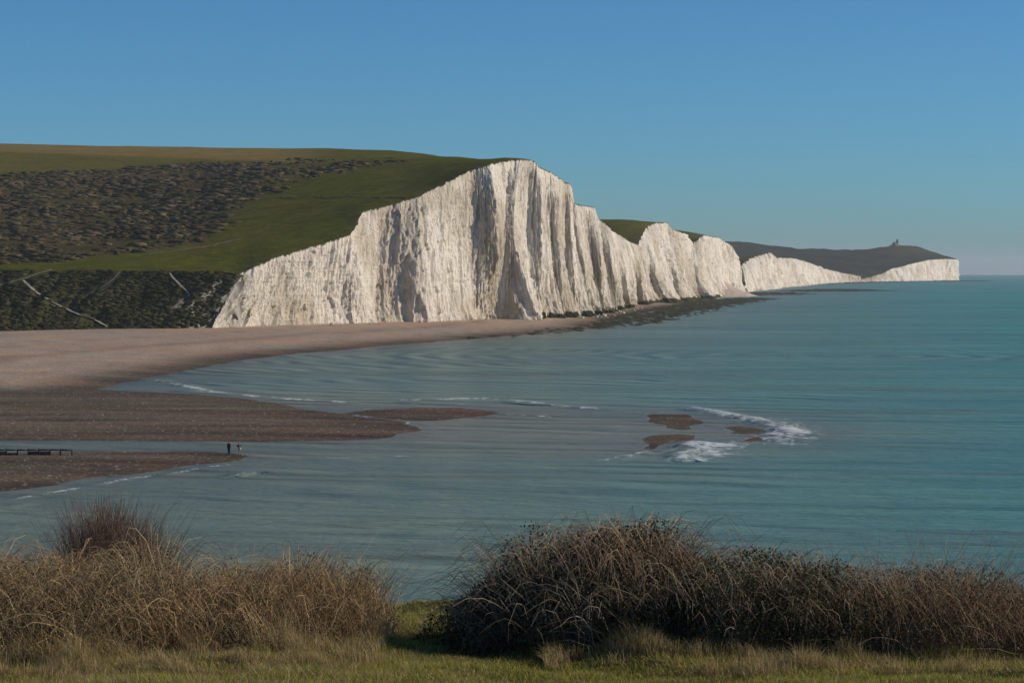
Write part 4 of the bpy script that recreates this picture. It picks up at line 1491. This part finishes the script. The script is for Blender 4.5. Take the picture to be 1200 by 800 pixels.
CANE_GREY = [(0.30, 0.23, 0.150), (0.21, 0.15, 0.090), (0.37, 0.30, 0.20), (0.17, 0.11, 0.065)]
CANE_RED = [(0.26, 0.165, 0.095), (0.20, 0.12, 0.070), (0.31, 0.22, 0.13), (0.23, 0.165, 0.095)]
CANE_STRAW = [(0.44, 0.31, 0.155), (0.35, 0.235, 0.11), (0.50, 0.37, 0.195), (0.28, 0.195, 0.08)]
LEAF_DARK = [(0.026, 0.030, 0.009), (0.042, 0.042, 0.012), (0.070, 0.048, 0.022), (0.020, 0.020, 0.008)]
LEAF_OLIVE = [(0.060, 0.066, 0.014), (0.115, 0.105, 0.022), (0.070, 0.050, 0.020), (0.030, 0.033, 0.010)]
LEAF_BROWN = [(0.18, 0.120, 0.060), (0.13, 0.085, 0.042), (0.24, 0.17, 0.09), (0.09, 0.085, 0.025)]
GRP = 'bushes along the headland edge'
build_bush('bramble_bush', [Mound(fx(690, 21.4), 21.4, 1.15, 1.15, 1.12, 301, 0.62), Mound(fx(765, 21.4), 21.4, .85, 1.05, 1.06, 302, 0.6), Mound(fx(600, 21.4), 21.4, .65, .9, .68, 303), Mound(fx(548, 21.6), 21.6, .50, .7, .36, 304)],
           'tallest domed bramble bush with tangled bare canes, dark beneath', 'bramble', GRP, 2500, 800, 40000, CANE_GREY, LEAF_DARK, (.008, .020), over=0.10, up_over=0.09, leaf_low=0.02, crust=0.75)
build_bush('bramble_bush', [Mound(fx(880, 21.0), 21.0, .85, 1.1, .90, 311, 0.42), Mound(fx(965, 20.9), 20.9, .75, 1.1, .86, 312, 0.42)],
           'flat topped olive leaved bramble hedge adjoining the domed bramble', 'bramble', GRP, 1000, 800, 32000, CANE_GREY, LEAF_OLIVE + LEAF_DARK, (.008, .019), over=0.14, up_over=0.06, leaf_low=0.05, crust=0.5)
build_bush('bramble_bush', [Mound(fx(1060, 20.8), 20.8, .75, 1.1, .82, 321, 0.42), Mound(fx(1150, 20.7), 20.7, .85, 1.1, .76, 322, 0.42), Mound(fx(1270, 20.6), 20.6, .9, 1.0, .66, 323, 0.42)],
           'low reddish brown dry thicket at the outer end of the bramble hedge', 'bramble', GRP, 900, 2400, 26000, CANE_RED, LEAF_BROWN + LEAF_DARK, (.006, .014), over=0.10, up_over=0.14, leaf_low=0.1, crust=0.4)
build_bush('scrub_bush', [Mound(fx(-30, 21.6), 21.6, 1.0, 2.2, .97, 331, 0.8), Mound(fx(70, 21.6), 21.6, 1.0, 2.2, .95, 332, 0.8), Mound(fx(170, 21.6), 21.6, .9, 2.0, .91, 333, 0.8)],
           'broad dry brown scrub with tangled pale stems below the twiggy shrub', 'scrub', GRP, 3000, 2600, 26000, CANE_RED + CANE_STRAW, LEAF_BROWN + LEAF_OLIVE + LEAF_DARK, (.006, .015), over=0.10, up_over=0.05, leaf_low=0.1, crust=0.6)
build_bush('scrub_bush', [Mound(fx(270, 21.7), 21.7, .8, 1.8, .86, 341, 0.8), Mound(fx(345, 21.7), 21.7, .7, 1.7, .84, 342, 0.7), Mound(fx(408, 21.8), 21.8, .5, 1.4, .77, 343, 0.5)],
           'lower tawny scrub mixed with dry grass ending at the gap', 'scrub', GRP, 1200, 2600, 15000, CANE_STRAW + CANE_RED, LEAF_BROWN + LEAF_OLIVE, (.006, .013), over=0.08, up_over=0.07, leaf_low=0.1, crust=0.6)
build_bush('twiggy_shrub', [Mound(fx(108, 23.4), 23.4, .34, .4, 1.42, 351, 0.30), Mound(fx(155, 23.4), 23.4, .42, .4, 1.22, 352, 0.35)],
           'tall bare twiggy shrub standing up out of the brown scrub', 'shrub', GRP, 500, 2600, 2500, [(0.13, 0.075, 0.055), (0.10, 0.06, 0.05), (0.17, 0.11, 0.08)], LEAF_BROWN, (.004, .009), over=0.03, up_over=0.05, cane_r=(.0012, .0026), crust=0.7, spread=0.20)


def build_grass():
    n = 250000
    y = 16.2 + 11.0 * rng.random(n) ** 1.1
    x = (rng.random(n) * 2 - 1) * (0.25 * y + 1.0)
    z = head_z(x, y)
    tus = sstep(0.0, 0.5, fbm(x / 0.7, y / 0.7, 3, 221) + 0.25 * fbm(x / .22, y / .22, 2, 222))
    px, py = proj(x, y, z)
    rough = sstep(560, 400, px + 90 * fbm(x / 1.2, y / 1.2, 2, 223)) + sstep(690, 800, px) * sstep(800, 775, py)
    rough = np.clip(rough, 0, 1)
    h = 0.022 + 0.035 * rng.random(n) + tus * (0.03 + 0.10 * rough) * rng.random(n) + 0.02 * rough
    lean = rng.normal(0, 0.75, (n, 2)) + np.stack([0.9 * fbm(x / .5, y / .5, 2, 224), 0.9 * fbm(x / .5, y / .5, 2, 225)], -1)
    green = pick([(0.22, 0.235, 0.024), (0.28, 0.275, 0.038), (0.35, 0.31, 0.06)], n, 0.2)
    tan = pick([(0.40, 0.30, 0.13), (0.32, 0.235, 0.10), (0.50, 0.39, 0.20)], n, 0.2)
    k = np.clip(0.20 + 0.6 * fbm(x / 0.9, y / 0.9, 3, 226) + 0.38 * rough * (0.6 + 0.4 * tus), 0.05, 0.9)
    m = (rng.random(n) < k)[:, None]
    c1 = np.where(m, tan, green)
    V, F, c = blades(np.stack([x, y, z - 0.006], -1), h, lean, rng.uniform(.005, .011, n), c1 * 0.9, c1, True)
    tag(mesh_obj('grass', V, F, M_GRASS, col=c), 'short rough grass covering the headland', 'grass', kind='stuff')
    # tall dry grass standing in and before the bushes
    n = 120000
    zone = rng.random(n)
    px = np.where(zone < 0.65, rng.uniform(-80, 462, n), rng.uniform(640, 1290, n))
    fr = rng.random(n)
    y = np.where(zone < 0.65, 18.3 + 5.1 * fr, np.where(px < 800, 19.7 + 1.3 * fr, 18.7 + 2.0 * fr))
    x = (px - 600) / FPX * y
    clump = fbm(x / 0.45, y / 0.45, 3, 231) + 0.5 * fbm(x / 1.6, y / 1.6, 2, 232)
    keep = (clump + 0.35 * rng.random(n) > np.where(zone < 0.65, 0.0, 0.34)) & ((zone >= 0.65) | (px < 452 + 40 * fbm(y / 0.7, y * 0, 2, 236) - 30 * rng.random(n) ** 2))
    x, y, px, zone, clump = x[keep], y[keep], px[keep], zone[keep], clump[keep]
    n = len(x)
    z = head_z(x, y)
    left = zone < 0.65
    gold = sstep(300, 400, px) * left * sstep(21.0, 22.2, y)
    h = np.where(left, 0.09 + 0.12 * np.clip(clump, 0, 1) + 0.28 * rng.random(n) * (0.25 + 0.75 * sstep(18.4, 21.0, y)) + 0.55 * rng.random(n) ** 3 * sstep(21.5, 22.8, y) + 0.30 * gold * rng.random(n), 0.05 + 0.20 * rng.random(n)) * (0.45 + 1.3 * np.clip(clump, 0, 1))
    lean = rng.normal(0, 0.34, (n, 2)) + 0.5 * np.stack([fbm(x / .6, y / .6, 2, 234) - 0.15, fbm(x / .6, y / .6, 2, 235)], -1)
    c1 = pick([(0.42, 0.31, 0.155), (0.32, 0.23, 0.11), (0.50, 0.38, 0.21), (0.25, 0.22, 0.06)], n, 0.22)
    V, F, c = blades(np.stack([x, y, z - 0.01], -1), h, lean, rng.uniform(.003, .006, n), c1 * 0.85, c1)
    tag(mesh_obj('dry_grass', V, F, M_GRASS, col=c), 'tall dry tawny grass standing in front of the bushes', 'grass', kind='stuff')


build_grass()

# ------------------------------------------------------------------ haze
def build_haze():
    m = bpy.data.materials.new('sea_air')
    m.use_nodes = True
    nt = m.node_tree
    nt.nodes.remove(nt.nodes['Principled BSDF'])
    v = nt.nodes.new('ShaderNodeVolumePrincipled')
    v.inputs['Color'].default_value = (0.84, 0.92, 1.0, 1)
    v.inputs['Density'].default_value = HAZE
    nt.links.new(v.outputs[0], nt.nodes['Material Output'].inputs['Volume'])
    V, F = boxes([(0, 0, 55, 56000, 56000, 210)])
    o = mesh_obj('haze', V, F, m)
    tag(o, 'pale blue sea haze filling the air over the bay', 'haze', kind='stuff')


HAZE = 5.0e-5
build_haze()
